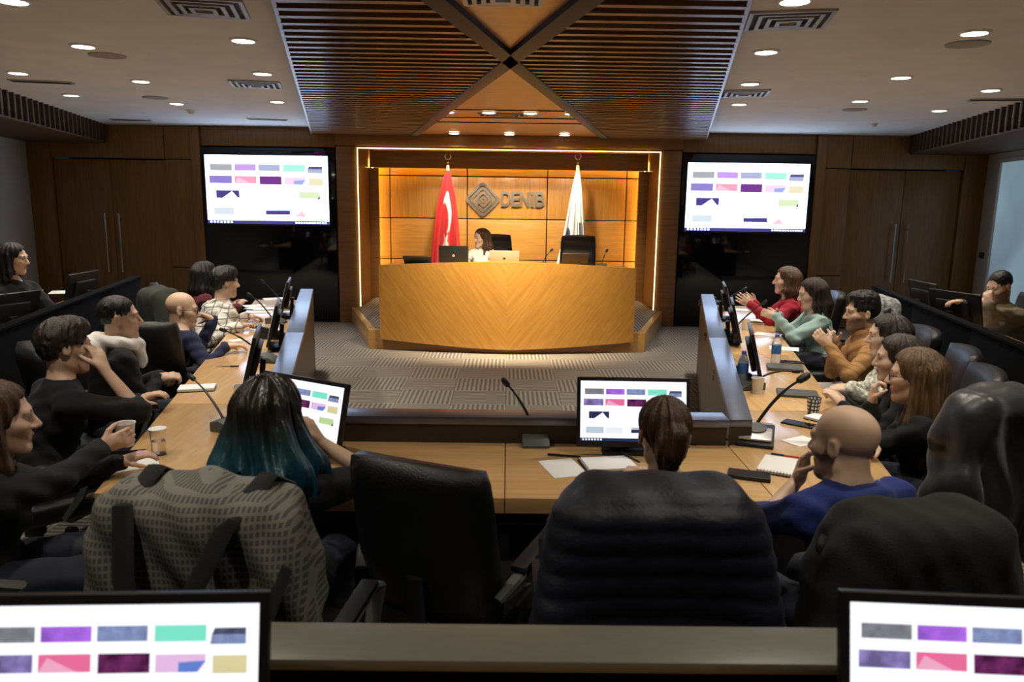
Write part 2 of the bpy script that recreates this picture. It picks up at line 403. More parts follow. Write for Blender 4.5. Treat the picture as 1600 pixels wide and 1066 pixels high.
for pts in ([(0, XC+.1), (XS*(11.15-XC), 11.15), (-XS*(11.15-XC), 11.15)], [(0, XC-.1), (-XS*(XC-2.4), 2.4), (XS*(XC-2.4), 2.4)]):
    MB().prism(pts, .02, .05).build('veneer_panel', CEILWOOD, cp)
for Y in (8.0, 8.75, 9.3):
    h = (Y-XC)*XS-.06; part('slot', (0, Y, .018), (2*h, .025, .012), DARK, cp)
GRILLE = P('vent_grille', (.42, .40, .38), .5, metal=.2)
def ceiling_vent(c, sx, sy, label, rotz=0, z=ZC, mat=None):
    t = thing('ceiling_vent', label, 'air vent', (c[0], c[1], z), rotz, 'ceiling air vents'); m = mat or GRILLE
    for i in range(4):
        f = 1-.23*i; a, b = sx*f/2, sy*f/2; w_ = .022; zz = -.006-.004*i
        mb = MB()
        for q in (-1, 1): mb.box((q*(a-w_/2), 0, zz), (w_, 2*b, .014)); mb.box((0, q*(b-w_/2), zz), (2*a-2*w_, w_, .014))
        mb.build('frame' if i == 0 else 'louvre', m, t)
    part('core', (0, 0, -.004), (sx*.26, sy*.26, .02), m, t); part('duct', (0, 0, -.001), (sx*.92, sy*.92, .004), DARK, t)
    return t
CV = [((318, 10), 'square louvred air vent in the left ceiling by the slatted panel, farther from the stage'), ((400, 131), 'square louvred air vent in the left ceiling by the slatted panel, nearer the stage'),
      ((1232, 30), 'square louvred air vent in the right ceiling by the slatted panel, farther from the stage'), ((1162, 145), 'square louvred air vent in the right ceiling by the slatted panel, nearer the stage')]
for (px, py), lb in CV: c = at_z(px, py, ZC); ceiling_vent(c, .42, .42, lb, -wn if px > 800 else wn)
c = at_z(786, -4, 2.69); ceiling_vent(c, .36, .3, 'white vent set in the veneered ceiling triangle', 0, 2.70, P('vent_white', (.7, .7, .7), .5))
c = at_z(785, 186, 2.70); t = ceiling_vent((c[0], 8.4), .5, .22, 'pale vent between dark slots in the stage ceiling veneer', 0, 2.70)
for px, py, lb in ((65, 127, 'long slot air vent beside the left wooden soffit'), (1560, 155, 'long slot air vent beside the right wooden soffit'), (418, 186, 'long slot air vent by the left wall screen header'), (205, 187, 'long slot air vent above the left double door')):
    c = at_z(px, py, ZC); t = thing('slot_vent', lb, 'air vent', (c[0], c[1], ZC), (-wn if px > 800 else wn), 'slot vents'); part('frame', (0, 0, -.004), (.5, .12, .012), GRILLE, t, .002)
    for q in range(3): part('slot', (0, -.032+.032*q, -.011), (.46, .016, .004), DARK, t)
for px, py, lb in ((168, 86, 'round ceiling speaker grille near the left tier, farthest from the stage'), (243, 152, 'round ceiling speaker grille on the left, near the double door'), (1512, 68, 'round ceiling speaker grille near the right tier, farthest from the stage'), (1335, 171, 'round ceiling speaker grille on the right, near the double door')):
    c = at_z(px, py, ZC); t = thing('ceiling_speaker', lb, 'speaker', (c[0], c[1], ZC), 0, 'ceiling speakers')
    lpart('rim', [(.095, -.012), (.12, -.008), (.122, 0)], GRILLE, t, n=28); lpart('grille', [(.094, -.009), (.094, 0)], P('speaker_mesh', (.22, .21, .20), .7), t, n=28)
for px, py, lb in ((298, 172, 'small white smoke detector on the left ceiling'), (1365, 193, 'small white smoke detector on the right ceiling')):
    c = at_z(px, py, ZC); t = thing('smoke_detector', lb, 'smoke detector', (c[0], c[1], ZC)); lpart('base', [(.05, -.012), (.055, 0)], PAPER, t); lpart('sensor', [(.02, -.045), (.034, -.035), (.034, -.012)], PAPER, t)

# side soffits with upright battens
for s, nm in ((-1, 'left'), (1, 'right')):
    t = thing('battened_soffit', 'dropped %s wooden soffit faced with upright battens below the ceiling' % nm, 'soffit')
    a, b = V(s*5.66, YB), V(s*(5.66-.25*8.5), YB-8.5); d = nrm(b-a); q = V(s*.9, 0)
    MB().prism([a+q*.05, b+q*.05, b+q*1.25, a+q*1.25], 2.52, 2.60).build('soffit_board', P('soffit_brown', (.09, .045, .018), .6, var=.2, vs=6), t)
    MB().prism([a+q*.08, b+q*.08, b+q*.11, a+q*.11], 2.60, ZC).build('fascia', P('fascia_cream', (.80, .74, .60), .7), t)
    L_ = np.linalg.norm(b-a); n_ = int(L_/.17); rm = Matrix.Rotation(math.atan2(d[1], d[0]), 3, 'Z')
    bt = MB().box((0, 0, 0), (.04, .04, .24), rm).mesh('batten', P('batten_brown', (.055, .028, .012), .5))
    for i in range(n_):
        pp = a+d*(i+.5)*L_/n_+q*.03; o = link(bpy.data.objects.new('batten', bt), t); o.location = (pp[0], pp[1], 2.655)

# downlights
lens = MB().lathe([(.03, -.016), (.055, -.013), (.066, -.005), (.066, .0)], n=24).mesh('lens', LAMP); rim = MB().lathe([(.066, -.004), (.069, -.012), (.084, -.006), (.086, 0)], n=24).mesh('rim', PAPER)
def downlight(px, py, lab, power, col=(1, .92, .80), z=ZC, ang=105, grp='recessed ceiling downlights', aim=None, visible=True):
    c = at_z(px, py, z); t = thing('downlight', lab, 'downlight', (c[0], c[1], z), 0, grp)
    link(bpy.data.objects.new('lens', lens), t); link(bpy.data.objects.new('rim', rim), t)
    l = bpy.data.lights.new('lamp', 'SPOT'); l.energy = power; l.color = col; l.spot_size = math.radians(ang); l.spot_blend = .7; l.shadow_soft_size = .05
    o = link(bpy.data.objects.new('lamp', l), t); o.location = (0, 0, -.02)
    if aim is not None: o.rotation_euler = (Vector(aim)-Vector((c[0], c[1], z))).to_track_quat('-Z', 'Y').to_euler()
    return t
LP = [(20, 0), (130, 71), (28, 113), (111, 148), (220, 126), (276, 161), (380, 62), (410, 114), (433, 158), (1242, 0), (1197, 80), (1172, 130), (1155, 162), (1523, 50), (1408, 120), (1344, 157), (1548, 140), (1468, 172)]
for px, py in LP:
    side = 'left' if px < 800 else 'right'
    downlight(px, py, 'round white recessed downlight glowing in the %s plaster ceiling' % side, DOWN, grp='downlights in the %s ceiling' % side)
for x_, y_ in ((-2.3, 2.75), (2.3, 2.75), (-1.2, 2.6), (1.2, 2.6), (-1.0, 1.1), (1.0, 1.1)):    # the same rows go on over the seats behind the photographer
    t = downlight(800, 100, 'round recessed downlight over the rear rows of seats', DOWN*.65, grp='downlights over the rear seats'); t.location = (x_, y_, ZC)
for px in (710, 793, 876):
    t = downlight(px, 215, 'recessed stage spotlight in the veneer just before the stage mouth', STAGE, (1, .84, .6), 2.69, 80, 'stage mouth spotlights'); t.location.y = 10.75; t.location.x = (px-793)/83*.75
    [q for q in t.children if q.type == 'LIGHT'][0].rotation_euler = (math.radians(38), 0, 0)
for i, px in enumerate((720, 770, 818, 862)):
    t = downlight(px, 195, 'small spotlight in the stage ceiling veneer aimed at the speakers desk', DESKP, (1, .84, .58), 2.69, 62, 'speakers desk spotlights'); t.location.y = 8.1; t.location.x = (i-1.5)*.42
    [q for q in t.children if q.type == 'LIGHT'][0].rotation_euler = (math.radians(32), 0, 0)
# ------------------------------------------------------------------ screens
def ec(n, c, s=1.0, **k): return emit('screen_'+n, c, s, **k)
SCR = [ec('white', (.93, .95, 1.0), 1.15), ec('grey', (.20, .20, .23), 1, var=.2, vs=40), ec('violet', (.38, .13, .72), 1, var=.25, vs=20), ec('steel', (.22, .27, .48), 1, var=.2, vs=40), ec('mint', (.20, .75, .55), 1.05),
       ec('charcoal', (.06, .07, .12), 1, var=.4, vs=40), ec('indigo', (.22, .18, .42), 1, var=.4, vs=25), ec('rose', (.80, .16, .32), 1), ec('pink', (.86, .40, .56), 1), ec('plum', (.12, .02, .09), 1, var=.6, vs=30),
       ec('pale_pink', (.78, .50, .78), 1), ec('blue', (.13, .22, .62), 1), ec('sand', (.68, .60, .33), 1, var=.1), ec('navy', (.03, .03, .09), 1), ec('lime', (.52, .68, .32), 1), ec('mist', (.50, .60, .68), 1), ec('task', (.02, .03, .10), 1), ec('cream', (.85, .88, .92), 1)]
W_ = SCR[0]
SCRW = [emit('wall_'+m.name, tuple(.22*.95+.78*c for c in list(m.node_tree.nodes['Emission'].inputs[0].default_value)[:3]) if i not in (5, 9, 13, 16, 6) else tuple(list(m.node_tree.nodes['Emission'].inputs[0].default_value)[q]*1.0+(.04, .02, .14)[q] for q in range(3)), 1.25) for i, m in enumerate(SCR)]
SCRW[0] = emit('wall_screen_white', (.55, .72, 1.0), 6.0)
SHP = [(1, [(.04, .13), (.22, .13), (.22, .225), (.04, .225)]), (2, [(.24, .13), (.415, .13), (.415, .225), (.24, .225)]), (3, [(.435, .13), (.61, .13), (.61, .225), (.435, .225)]), (4, [(.635, .13), (.815, .13), (.815, .23), (.635, .23)]),
       (5, [(.845, .15), (.955, .15), (.955, .19), (.835, .19)]), (3, [(.835, .19), (.955, .19), (.955, .25), (.83, .25)]),
       (6, [(.03, .30), (.215, .30), (.215, .41), (.03, .41)]), (7, [(.235, .30), (.415, .30), (.415, .41), (.235, .41)]), (8, [(.235, .41), (.265, .32), (.37, .41)]), (9, [(.44, .30), (.62, .30), (.62, .42), (.44, .42)]),
       (10, [(.64, .31), (.815, .31), (.815, .36), (.79, .42), (.64, .42)]), (11, [(.72, .36), (.815, .35), (.785, .42), (.72, .42)]), (12, [(.84, .32), (.96, .32), (.96, .43), (.84, .43)]),
       (13, [(.08, .51), (.27, .51), (.21, .525), (.13, .625), (.08, .625)]), (13, [(.21, .525), (.27, .51), (.27, .625), (.25, .61)]), (14, [(.76, .52), (.93, .52), (.93, .62), (.76, .62)]), (5, [(.93, .57), (.93, .63), (.905, .63)]),
       (15, [(.055, .765), (.22, .765), (.22, .87), (.055, .87)]), (17, [(.24, .77), (.40, .77), (.40, .87), (.24, .87)]), (13, [(.48, .80), (.68, .795), (.68, .86), (.48, .86)]), (5, [(.48, .775), (.68, .77), (.68, .78), (.48, .785)]), (8, [(.71, .89), (.78, .80), (.815, .89)]),
       (16, [(0, .95), (1, .95), (1, 1), (0, 1)])]+[(0, [(.02+.028*i, .962), (.036+.028*i, .962), (.036+.028*i, .99), (.02+.028*i, .99)]) for i in range(7)]+[(0, [(.72+.022*i, .966), (.735+.022*i, .966), (.735+.022*i, .986), (.72+.022*i, .986)]) for i in range(12)]
def slide(w_, h_, mats):                       # picture on a screen: lies in x (right), z (up), faces -y
    mb = MB(); mb.add([(-w_/2, 0, -h_/2), (w_/2, 0, -h_/2), (w_/2, 0, h_/2), (-w_/2, 0, h_/2)], [(0, 1, 2, 3)], 0)
    for j, (mi, q) in enumerate(SHP): mb.add([((x-.5)*w_, -.0004-.00002*j, (.5-z)*h_) for x, z in q], [tuple(range(len(q)))], mi)
    return mb.mesh('screen_picture', mats, smooth=False)
SW, SH = .452, .256
PIC = slide(SW, SH, SCR)
def make_monitor():
    t = thing('monitor', '', 'monitor')
    R = rot('X', -14); c = V(0, .02, .185)
    h = MB().box(c, (SW+.03, .022, SH+.042), R).build('housing', BEZEL, t, .005)
    MB().box(V(c)+V(0, .026, -.01), (.30, .03, .17), R, taper=1).build('back_cover', PLASTIC, t, .01)
    o = link(bpy.data.objects.new('screen', PIC), t); o.location = Vector(c)+R @ Vector((0, -.0118, .004)); o.rotation_euler = R.to_euler()
    MB().box((0, .072, .09), (.06, .03, .16), rot('X', -6)).build('stand', PLASTIC, t, .006)
    MB().box((0, .07, .01), (.24, .18, .018)).build('base', PLASTIC, t, .007)
    return t
mon0 = make_monitor(); _used = {'m': 0}
def monitor(loc, rz, label, group=None, tilt=None):
    o = mon0 if not _used['m'] else copy_tree(mon0); _used['m'] = 1
    o.location = [float(x) for x in loc]; o.rotation_euler = (0, 0, rz); o['label'] = label
    if group: o['group'] = group
    return o

# wall screens on black glass
for s, nm in ((-1, 'left'), (1, 'right')):
    t = thing('glass_panel', 'tall glossy black glass panel behind the %s wall screen' % nm, 'glass panel', (s*3.41, YB, 0)); part('glass', (0, 0, 1.245), (1.88, .05, 2.48), GLASS_BLACK, t, .004)
    a, b = (at_y(322, 245, 11.1), at_y(511, 348, 11.1)) if s < 0 else (at_y(1075, 256, 11.1), at_y(1259, 361, 11.1))
    c = (a+b)/2; w_, h_ = 1.73, .955
    t = thing('wall_screen', 'wide wall screen of coloured swatches on the %s black glass panel' % nm, 'screen', (c[0], YB-.028, c[2]))
    part('housing', (0, -.03, 0), (w_+.05, .055, h_+.05), BEZEL, t, .006)
    o = link(bpy.data.objects.new('screen', slide(w_, h_, SCRW)), t); o.location = (0, -.0585, 0)

# ------------------------------------------------------------------ conference tables
ZT = .75
def lin(Y, x0, s=SL, y0=3.42): return x0+s*(Y-y0)
def inner(Y): return lin(Y, 1.0)              # pit-side face of the ledge
def outer(Y): return 1.5+.213*(Y-2.66)        # seat-side edge of the table
YE = 8.0
ft = thing('conference_table', 'honey oak centre table closing the open end of the horseshoe', 'table', (0, 3.0, 0))
for x0, x1 in ((-1.0, 0.0), (0.0, 1.0)):
    part('table_top', ((x0+x1)/2, .02, ZT-.03), (abs(x1-x0)-.003, .72, .06), TABLE, ft, .003)
part('front_apron', (0, -.28, ZT-.09), (1.98, .03, .07), PLASTIC, ft); part('ledge', (0, .36, .435), (1.98, .12, .80), LAMIN_SIDE, ft); part('ledge_cap', (0, .36, .853), (2.0, .13, .035), LAMIN, ft, .003)
for x in (-.95, 0, .95): part('support', (x, .02, .345), (.04, .55, .69), PLASTIC, ft)
for s, nm in ((-1, 'left'), (1, 'right')):
    t = thing('conference_table', 'long honey oak %s wing of the horseshoe table with a dark ledge' % nm, 'table', (s*1.4, 4.5, 0))
    o_ = V(s*1.4, 4.5)
    for y0, y1 in ((2.66, 3.9), (3.9, 5.4), (5.4, 6.8), (6.8, YE)):
        i0 = 1.0 if y0 < 3.3 else inner(y0)+.12; mid = [(s*(inner(3.42)+.12), 3.42)] if y0 < 3.3 else []
        g = .002
        poly = [V(s*(i0+ (0.002 if y0 < 3.3 else 0)), y0+g), V(s*outer(y0), y0+g), V(s*outer(y1), y1-g), V(s*(inner(y1)+.12), y1-g)]
        if y0 < 3.3: poly += [V(s*(inner(3.42)+.12), 3.42), V(s*1.002, 3.3)]
        MB().prism([q-o_ for q in poly], ZT-.06, ZT).build('table_top', TABLE_SIDE, t, .003)
    for y0, y1 in ((3.31, 5.4), (5.4, YE)):
        a, b = max(y0, 3.42), y1
        poly = [V(s*(inner(y0) if y0 > 3.4 else 1.003), y0+.001), V(s*(inner(y0)+.13), y0+.001), V(s*(inner(y1)+.13), y1-.001), V(s*inner(y1), y1-.001)]
        MB().prism([q-o_ for q in poly], 0, .835).build('ledge', LAMIN_SIDE, t); MB().prism([q-o_ for q in poly], .836, .87).build('ledge_cap', LAMIN, t, .003)
    for y in (3.0, 4.6, 6.2, 7.7):
        x0, x1 = (inner(y)+.14 if y > 3.4 else 1.02), outer(y)-.08; part('support', (s*(x0+x1)/2-o_[0], y-o_[1], .345), (x1-x0, .04, .69), PLASTIC, t)

# raised tier: black partitions, rail, tier desks
ZP = 1.0
def part_x(Y): return 3.10+.2*(Y-4.58)
YP = 7.85
for s, nm in ((-1, 'left'), (1, 'right')):
    fl = struct('floor', mesh=MB().prism([(s*(part_x(1.4)+.03), 1.4), (s*(part_x(YP)+.03), YP), (s*6.0, YP), (s*4.6, 1.4)], 0, .06).mesh('floor', CARPET))
    t = thing('partition', 'black panelled partition in front of the %s raised desks' % nm, 'partition', (s*part_x(4), 4, 0)); o_ = V(s*part_x(4), 4)
    ys = np.linspace(1.4, YP, 6)
    for i in range(5):
        a, b = ys[i]+.002, ys[i+1]-.002
        poly = [V(s*part_x(a), a), V(s*(part_x(a)+.05), a), V(s*(part_x(b)+.05), b), V(s*part_x(b), b)]
        MB().prism([q-o_ for q in poly], 0, ZP-.02).build('panel', PARTITION, t, .003)
    a, b = 1.4, YP; poly = [V(s*(part_x(a)-.01), a), V(s*(part_x(a)+.07), a), V(s*(part_x(b)+.07), b+.01), V(s*(part_x(b)-.01), b+.01)]
    MB().prism([q-o_ for q in poly], ZP-.02, ZP).build('cap', PARTITION, t, .003)
    t = thing('tier_desk', 'long honey oak desk behind the %s black partition' % nm, 'table', (s*part_x(4), 4, .06))
    poly = [V(s*(part_x(a)+.08), a) for a in (1.5, YP-.05)]+[V(s*(part_x(a)+.62), a) for a in (YP-.05, 1.5)]
    MB().prism([q-o_ for q in poly], .70, .74).build('table_top', TABLE_SIDE, t, .003)
    for y in (1.7, 3.7, 5.7, 7.6): part('support', (s*(part_x(y)+.34)-o_[0], y-4, .35), (.5, .04, .70), PLASTIC, t)
t = thing('partition', 'low black partition with a grey laminate rail top behind the draped chairs', 'partition', (0, 1.33, 0))
part('panel', (0, 0, .49), (4.8, .06, .98), PARTITION, t); part('rail_cap', (0, 0, .99), (4.8, .125, .022), RAIL, t, .003)
t = thing('tier_desk', 'rear row desk carrying two black monitors behind the rail', 'table', (0, .93, 0)); part('table_top', (0, 0, .84), (4.6, .6, .04), TABLE, t, .003)
for x in (-2, 0, 2): part('support', (x, 0, .41), (.04, .5, .82), PLASTIC, t)

# monitors
monitor((-.62, 1.10, .862), math.radians(2.5), 'black monitor of swatches on the rear desk behind the plaid coat chair', 'rear desk monitors')
monitor((.80, 1.12, .862), math.radians(-3.5), 'black monitor of swatches on the rear desk behind the charcoal jacket chair', 'rear desk monitors')
monitor((.545, 3.16, ZT), math.radians(-1), 'lit monitor of swatches standing on the centre table before the woman with the bun')
monitor((-.87, 3.10, ZT), math.radians(-30), 'lit monitor of swatches turned beside the woman with teal hair')
def side_mon(s, Y, label, off=.30, turn=0):
    x = s*(inner(Y)+off); monitor((x, Y, ZT), s*(math.pi/2)*-1+turn if 0 else (math.pi/2*s+turn), label, 'monitors along the table wings')
side_mon(-1, 4.25, 'black monitor on the left table wing beside the gooseneck microphone and cup', .27, .25); side_mon(-1, 5.45, 'black monitor on the left table wing before the bald man with glasses', .24, .25); side_mon(-1, 6.9, 'black monitor on the left table wing before the person in the checked jacket', .24, .22)
side_mon(1, 4.55, 'black monitor on the right table wing beside two water bottles', .27, -.26); side_mon(1, 5.85, 'black monitor on the right table wing before the woman in mint', .24, -.25); side_mon(1, 7.05, 'black monitor on the right table wing before the woman in red', .24, -.22)
for s, Y, tl, lb in ((-1, 6.85, 0, 'black monitor on the left tier desk nearest the double door'), (-1, 5.35, -.35, 'black monitor on the left tier desk before the woman in black'), (1, 7.0, 0, 'black monitor on the right tier desk nearest the double door'), (1, 6.25, .35, 'black monitor on the right tier desk before the man in olive')):
    monitor((s*(part_x(Y)+.27), Y, .801), math.pi/2*s+tl, lb, 'tier desk monitors')

# ------------------------------------------------------------------ stage
pf = thing('stage_platform', 'low wooden stage platform with slanted sides and carpeted top', 'platform', (0, 10, 0))
poly = [(-1.68, 9.2), (1.68, 9.2), (2.28, YB-.05), (2.14, YB-.04), (2.14, 12.38), (-2.14, 12.38), (-2.14, YB-.04), (-2.28, YB-.05)]
MB().prism([(x, y-10) for x, y in poly], 0, .235).build('side_boards', HONEY, pf, .004)
poly = [(-1.62, 9.32), (1.62, 9.32), (2.2, YB-.05), (2.1, YB-.04), (2.1, 12.38), (-2.1, 12.38), (-2.1, YB-.04), (-2.2, YB-.05)]
MB().prism([(x, y-10) for x, y in poly], .235, .245).build('carpet', CARPET, pf)
dk = thing('speakers_desk', 'wide oak speakers desk with chevron veneered front on the stage', 'desk', (0, 9.4, 0))
def desk_front(s):
    n = 12; vs = []; fs = []
    for i in range(n+1):
        u = i/n; x = s*1.53*u; yf = -.45+.17*u**1.6; zt = 1.10-.07*u**1.5; zb = .055+.085*u**1.3
        vs += [(x, yf, zb), (x, yf-.03*(1-u), zt), (x, yf+.05, zb), (x, yf+.05, zt)]
    for i in range(n):
        a, b = 4*i, 4*i+4
        fs += [(a, b, b+1, a+1), (a+2, a+3, b+3, b+2), (a+1, b+1, b+3, a+3), (a, a+2, b+2, b)]
    fs += [(0, 1, 3, 2), (4*n, 4*n+2, 4*n+3, 4*n+1)]
    return MB().add(vs, fs)
desk_front(-1).build('front_panel', DESK_L, dk, ang=60); desk_front(1).build('front_panel', DESK_R, dk, ang=60)
pt = [(-1.5, -.23), (-1.1, -.30), (-.6, -.36), (0, -.40), (.6, -.36), (1.1, -.30), (1.5, -.23), (1.5, .4), (-1.5, .4)]
MB().prism([(x, y+.02) for x, y in pt], .96, 1.0).build('desk_top', TABLE, dk, .003)
for s in (-1, 1): part('side_panel', (s*1.49, .26, .6), (.04, .5, .72), HONEY, dk, .003)
pt2 = [(-1.5, -.24), (-.8, -.30), (0, -.38), (.8, -.30), (1.5, -.24), (1.5, -.205), (-1.5, -.205)]
MB().prism(pt2, .001, .2).build('plinth', WALNUT_X, dk)

# emblem and letters
t = thing('wall_logo', 'grey metal emblem and lettering reading DENIB on the stage wall', 'sign', (0, 12.42, 0))
ec_ = at_y(754, 312, 12.35)
def sq_ring(r0, r1, z0, z1, name, a0=45, rr=.35, cxy=(0, 0)):
    n = 24; mb = MB(); ring = []
    for r in (r0, r1):
        pts = []
        for q in range(4):
            for k in range(7):
                th = math.radians(q*90+k*15-45+0); a = math.radians(q*90)
                cx_ = r*(1-rr)*math.sqrt(2)*math.cos(a+math.pi/4-math.pi/4+math.radians(0)); 
                cc = (r*(1-rr)*math.cos(math.radians(q*90+0))*1.35, r*(1-rr)*math.sin(math.radians(q*90))*1.35)
                pts.append((cc[0]+r*rr*math.cos(math.radians(q*90-45+k*15)), cc[1]+r*rr*math.sin(math.radians(q*90-45+k*15))))
        ring.append(pts)
    m = len(ring[0]); vs = []
    for yy in (z0, z1):
        for pts in ring:
            vs += [(ec_[0]+cxy[0]+x, -yy, ec_[2]+cxy[1]+z) for x, z in pts]
    fs = []
    for i in range(m):
        j = (i+1) % m
        fs += [(i, j, m+j, m+i), (2*m+i, 3*m+i, 3*m+j, 2*m+j), (i, 2*m+i, 2*m+j, j), (m+i, m+j, 3*m+j, 3*m+i)]
    return MB().add(vs, fs).build(name, STEEL, t)
sq_ring(.215, .178, .0, .05, 'emblem_ring'); sq_ring(.158, .122, .0, .04, 'emblem_ring'); sq_ring(.098, .068, .0, .05, 'emblem_ring', cxy=(.01, .0)); sq_ring(.045, .016, .0, .04, 'emblem_core', cxy=(.01, 0))
mb = MB().box((ec_[0]-.075, -.022, ec_[2]-.0), (.026, .044, .17)); mb.build('emblem_stem', STEEL, t)
def letter(ch, x0, x1, z0, z1):
    cu = bpy.data.curves.new('letter', 'FONT'); cu.body = ch; cu.size = 1; cu.extrude = .0; cu.offset = .02
    to = bpy.data.objects.new('letter', cu); COL.objects.link(to)
    cu.extrude = .06; me = bpy.data.meshes.new_from_object(to.evaluated_get(bpy.context.evaluated_depsgraph_get())); bpy.data.objects.remove(to)
    co = np.array([v.co[:] for v in me.vertices]); lo, hi = co.min(0), co.max(0)
    for v, c_ in zip(me.vertices, co):
        u = (c_-lo)/(hi-lo+1e-9); v.co = (x0+u[0]*(x1-x0), -.055*u[2]-.002, z0+u[1]*(z1-z0))
    me.materials.clear(); me.materials.append(STEEL); return link(bpy.data.objects.new('letter', me), t)
la, lb_ = at_y(783, 299, 12.35), at_y(851, 324, 12.35)
xs = np.linspace(la[0], lb_[0], 100); z0, z1 = lb_[2], la[2]
bpy.context.view_layer.update()
wid = [('D', 0, .215), ('E', .245, .42), ('N', .44, .64), ('B', .79, 1.0)]
for ch, a, b in wid: letter(ch, la[0]+a*(lb_[0]-la[0]), la[0]+b*(lb_[0]-la[0]), z0, z1)
xi = la[0]+.715*(lb_[0]-la[0]); hl = z1-z0
mb = MB().box((xi, -.029, z0+hl*.36), (.045, .055, hl*.72)); mb.box((xi, -.029, z0+hl*.91), (.045, .055, hl*.18)); mb.build('letter', STEEL, t)

# flags
FLAGM = attr_mat('flag_cloth', .65, sheen=.2, bump=.05)
def flag(px, label, paint, seed, hgt, lean=0):
    c = at_y(px, 250, 11.55); x0 = c[0]; zt = c[2]+.02
    t = thing('flag', label, 'flag', (x0, 11.55, .245), 0, None); z = lambda q: q-.245
    MB().tube([(0, 0, .03), (0, 0, z(zt)-.06)], .014, 10).build('pole', CHROME, t); lpart('base', [(.16, 0), (.16, .02), (.03, .05), (.018, .09)], CHROME, t, n=28)
    fin = MB(); fin.lathe([(.012, 0), (.03, .012), (.016, .03), (.01, .05)], (0, 0, z(zt)-.07), 14)
    pts = [(math.cos(a)*.042, 0, z(zt)+.03+math.sin(a)*.042) for a in np.linspace(math.radians(-240), math.radians(60), 18)]; fin.tube(pts, [.003]+[.009]*16+[.003], 8)
    fin.build('finial', CHROME, t)
    nu, nv = 96, 90; top, bot = z(zt)-.16, z(.42); vs = []; cols = []
    for j in range(nv+1):
        v = j/nv; wdt = .02+.40*v**.85; zz = top+(bot-top)*v
        for i in range(nu+1):
            u = i/nu; ph = u*2*math.pi*2.5+seed
            xx = (u-.5)*2*wdt*(.82+.18*math.cos(3*v+seed))-.02*v+lean*v; yy = -.035-.055*v*math.sin(ph)-.03*v*math.sin(2.3*ph+1)-.03*math.sin(math.pi*u)*v
            vs.append((xx, yy, zz)); cols.append(paint(u, v))
    fs = [(j*(nu+1)+i, j*(nu+1)+i+1, (j+1)*(nu+1)+i+1, (j+1)*(nu+1)+i) for j in range(nv) for i in range(nu)]
    me = raw_mesh('cloth', vs, fs, FLAGM, np.array(cols)); o = link(bpy.data.objects.new('cloth', me), t); sd = o.modifiers.new('thick', 'SOLIDIFY'); sd.thickness = .006
    MB().tube([(0, -.03, top+.06), (0, -.035, top-.02)], [.022, .03], 10).build('tie', P('gold_tie_'+str(seed), (.6, .48, .2), .5), t)
def star_in(x, y, r):
    a = math.atan2(x, y) % (2*math.pi/5); a = abs(a-math.pi/5); d = math.hypot(x, y)
    return d*(math.cos(math.pi/5-a)+math.sin(math.pi/5-a)*math.tan(math.radians(54))/1.0) < r*1.0 if 0 else d < r*math.sin(math.radians(18))/max(1e-6, math.sin(math.radians(180-18)-(math.pi/5-a)))
def paint_red(u, v):
    red, wh = (.62, .015, .02), (.85, .84, .80)
    x, y = (u-.50)*1.9, (v-.34)*2.4
    if math.hypot(x-.0, y) < .40 and math.hypot(x+.22, y-.16) > .34: return wh
    if star_in((u-.48)*1.9, (v-.585)*2.4, .24): return wh
    return red
def paint_white(u, v):
    wh, bl = (.82, .83, .85), (.008, .016, .07)
    if u > .62 and   .42 < v < .60 and (((u-.62)*9) % 1 < .42 or v > .565): return bl
    if u < .36 and .46 < v < .7 and math.hypot((u-.2)*2, (v-.58)*2) < .24 and math.hypot((u-.22)*2, (v-.57)*2) > .07: return bl
    return wh
flag(700, 'red flag with white crescent and star hanging on a chrome pole', paint_red, .3, 2, -.02); flag(903, 'white flag with dark blue print hanging on a chrome pole', paint_white, 1.9, 2, -.03)

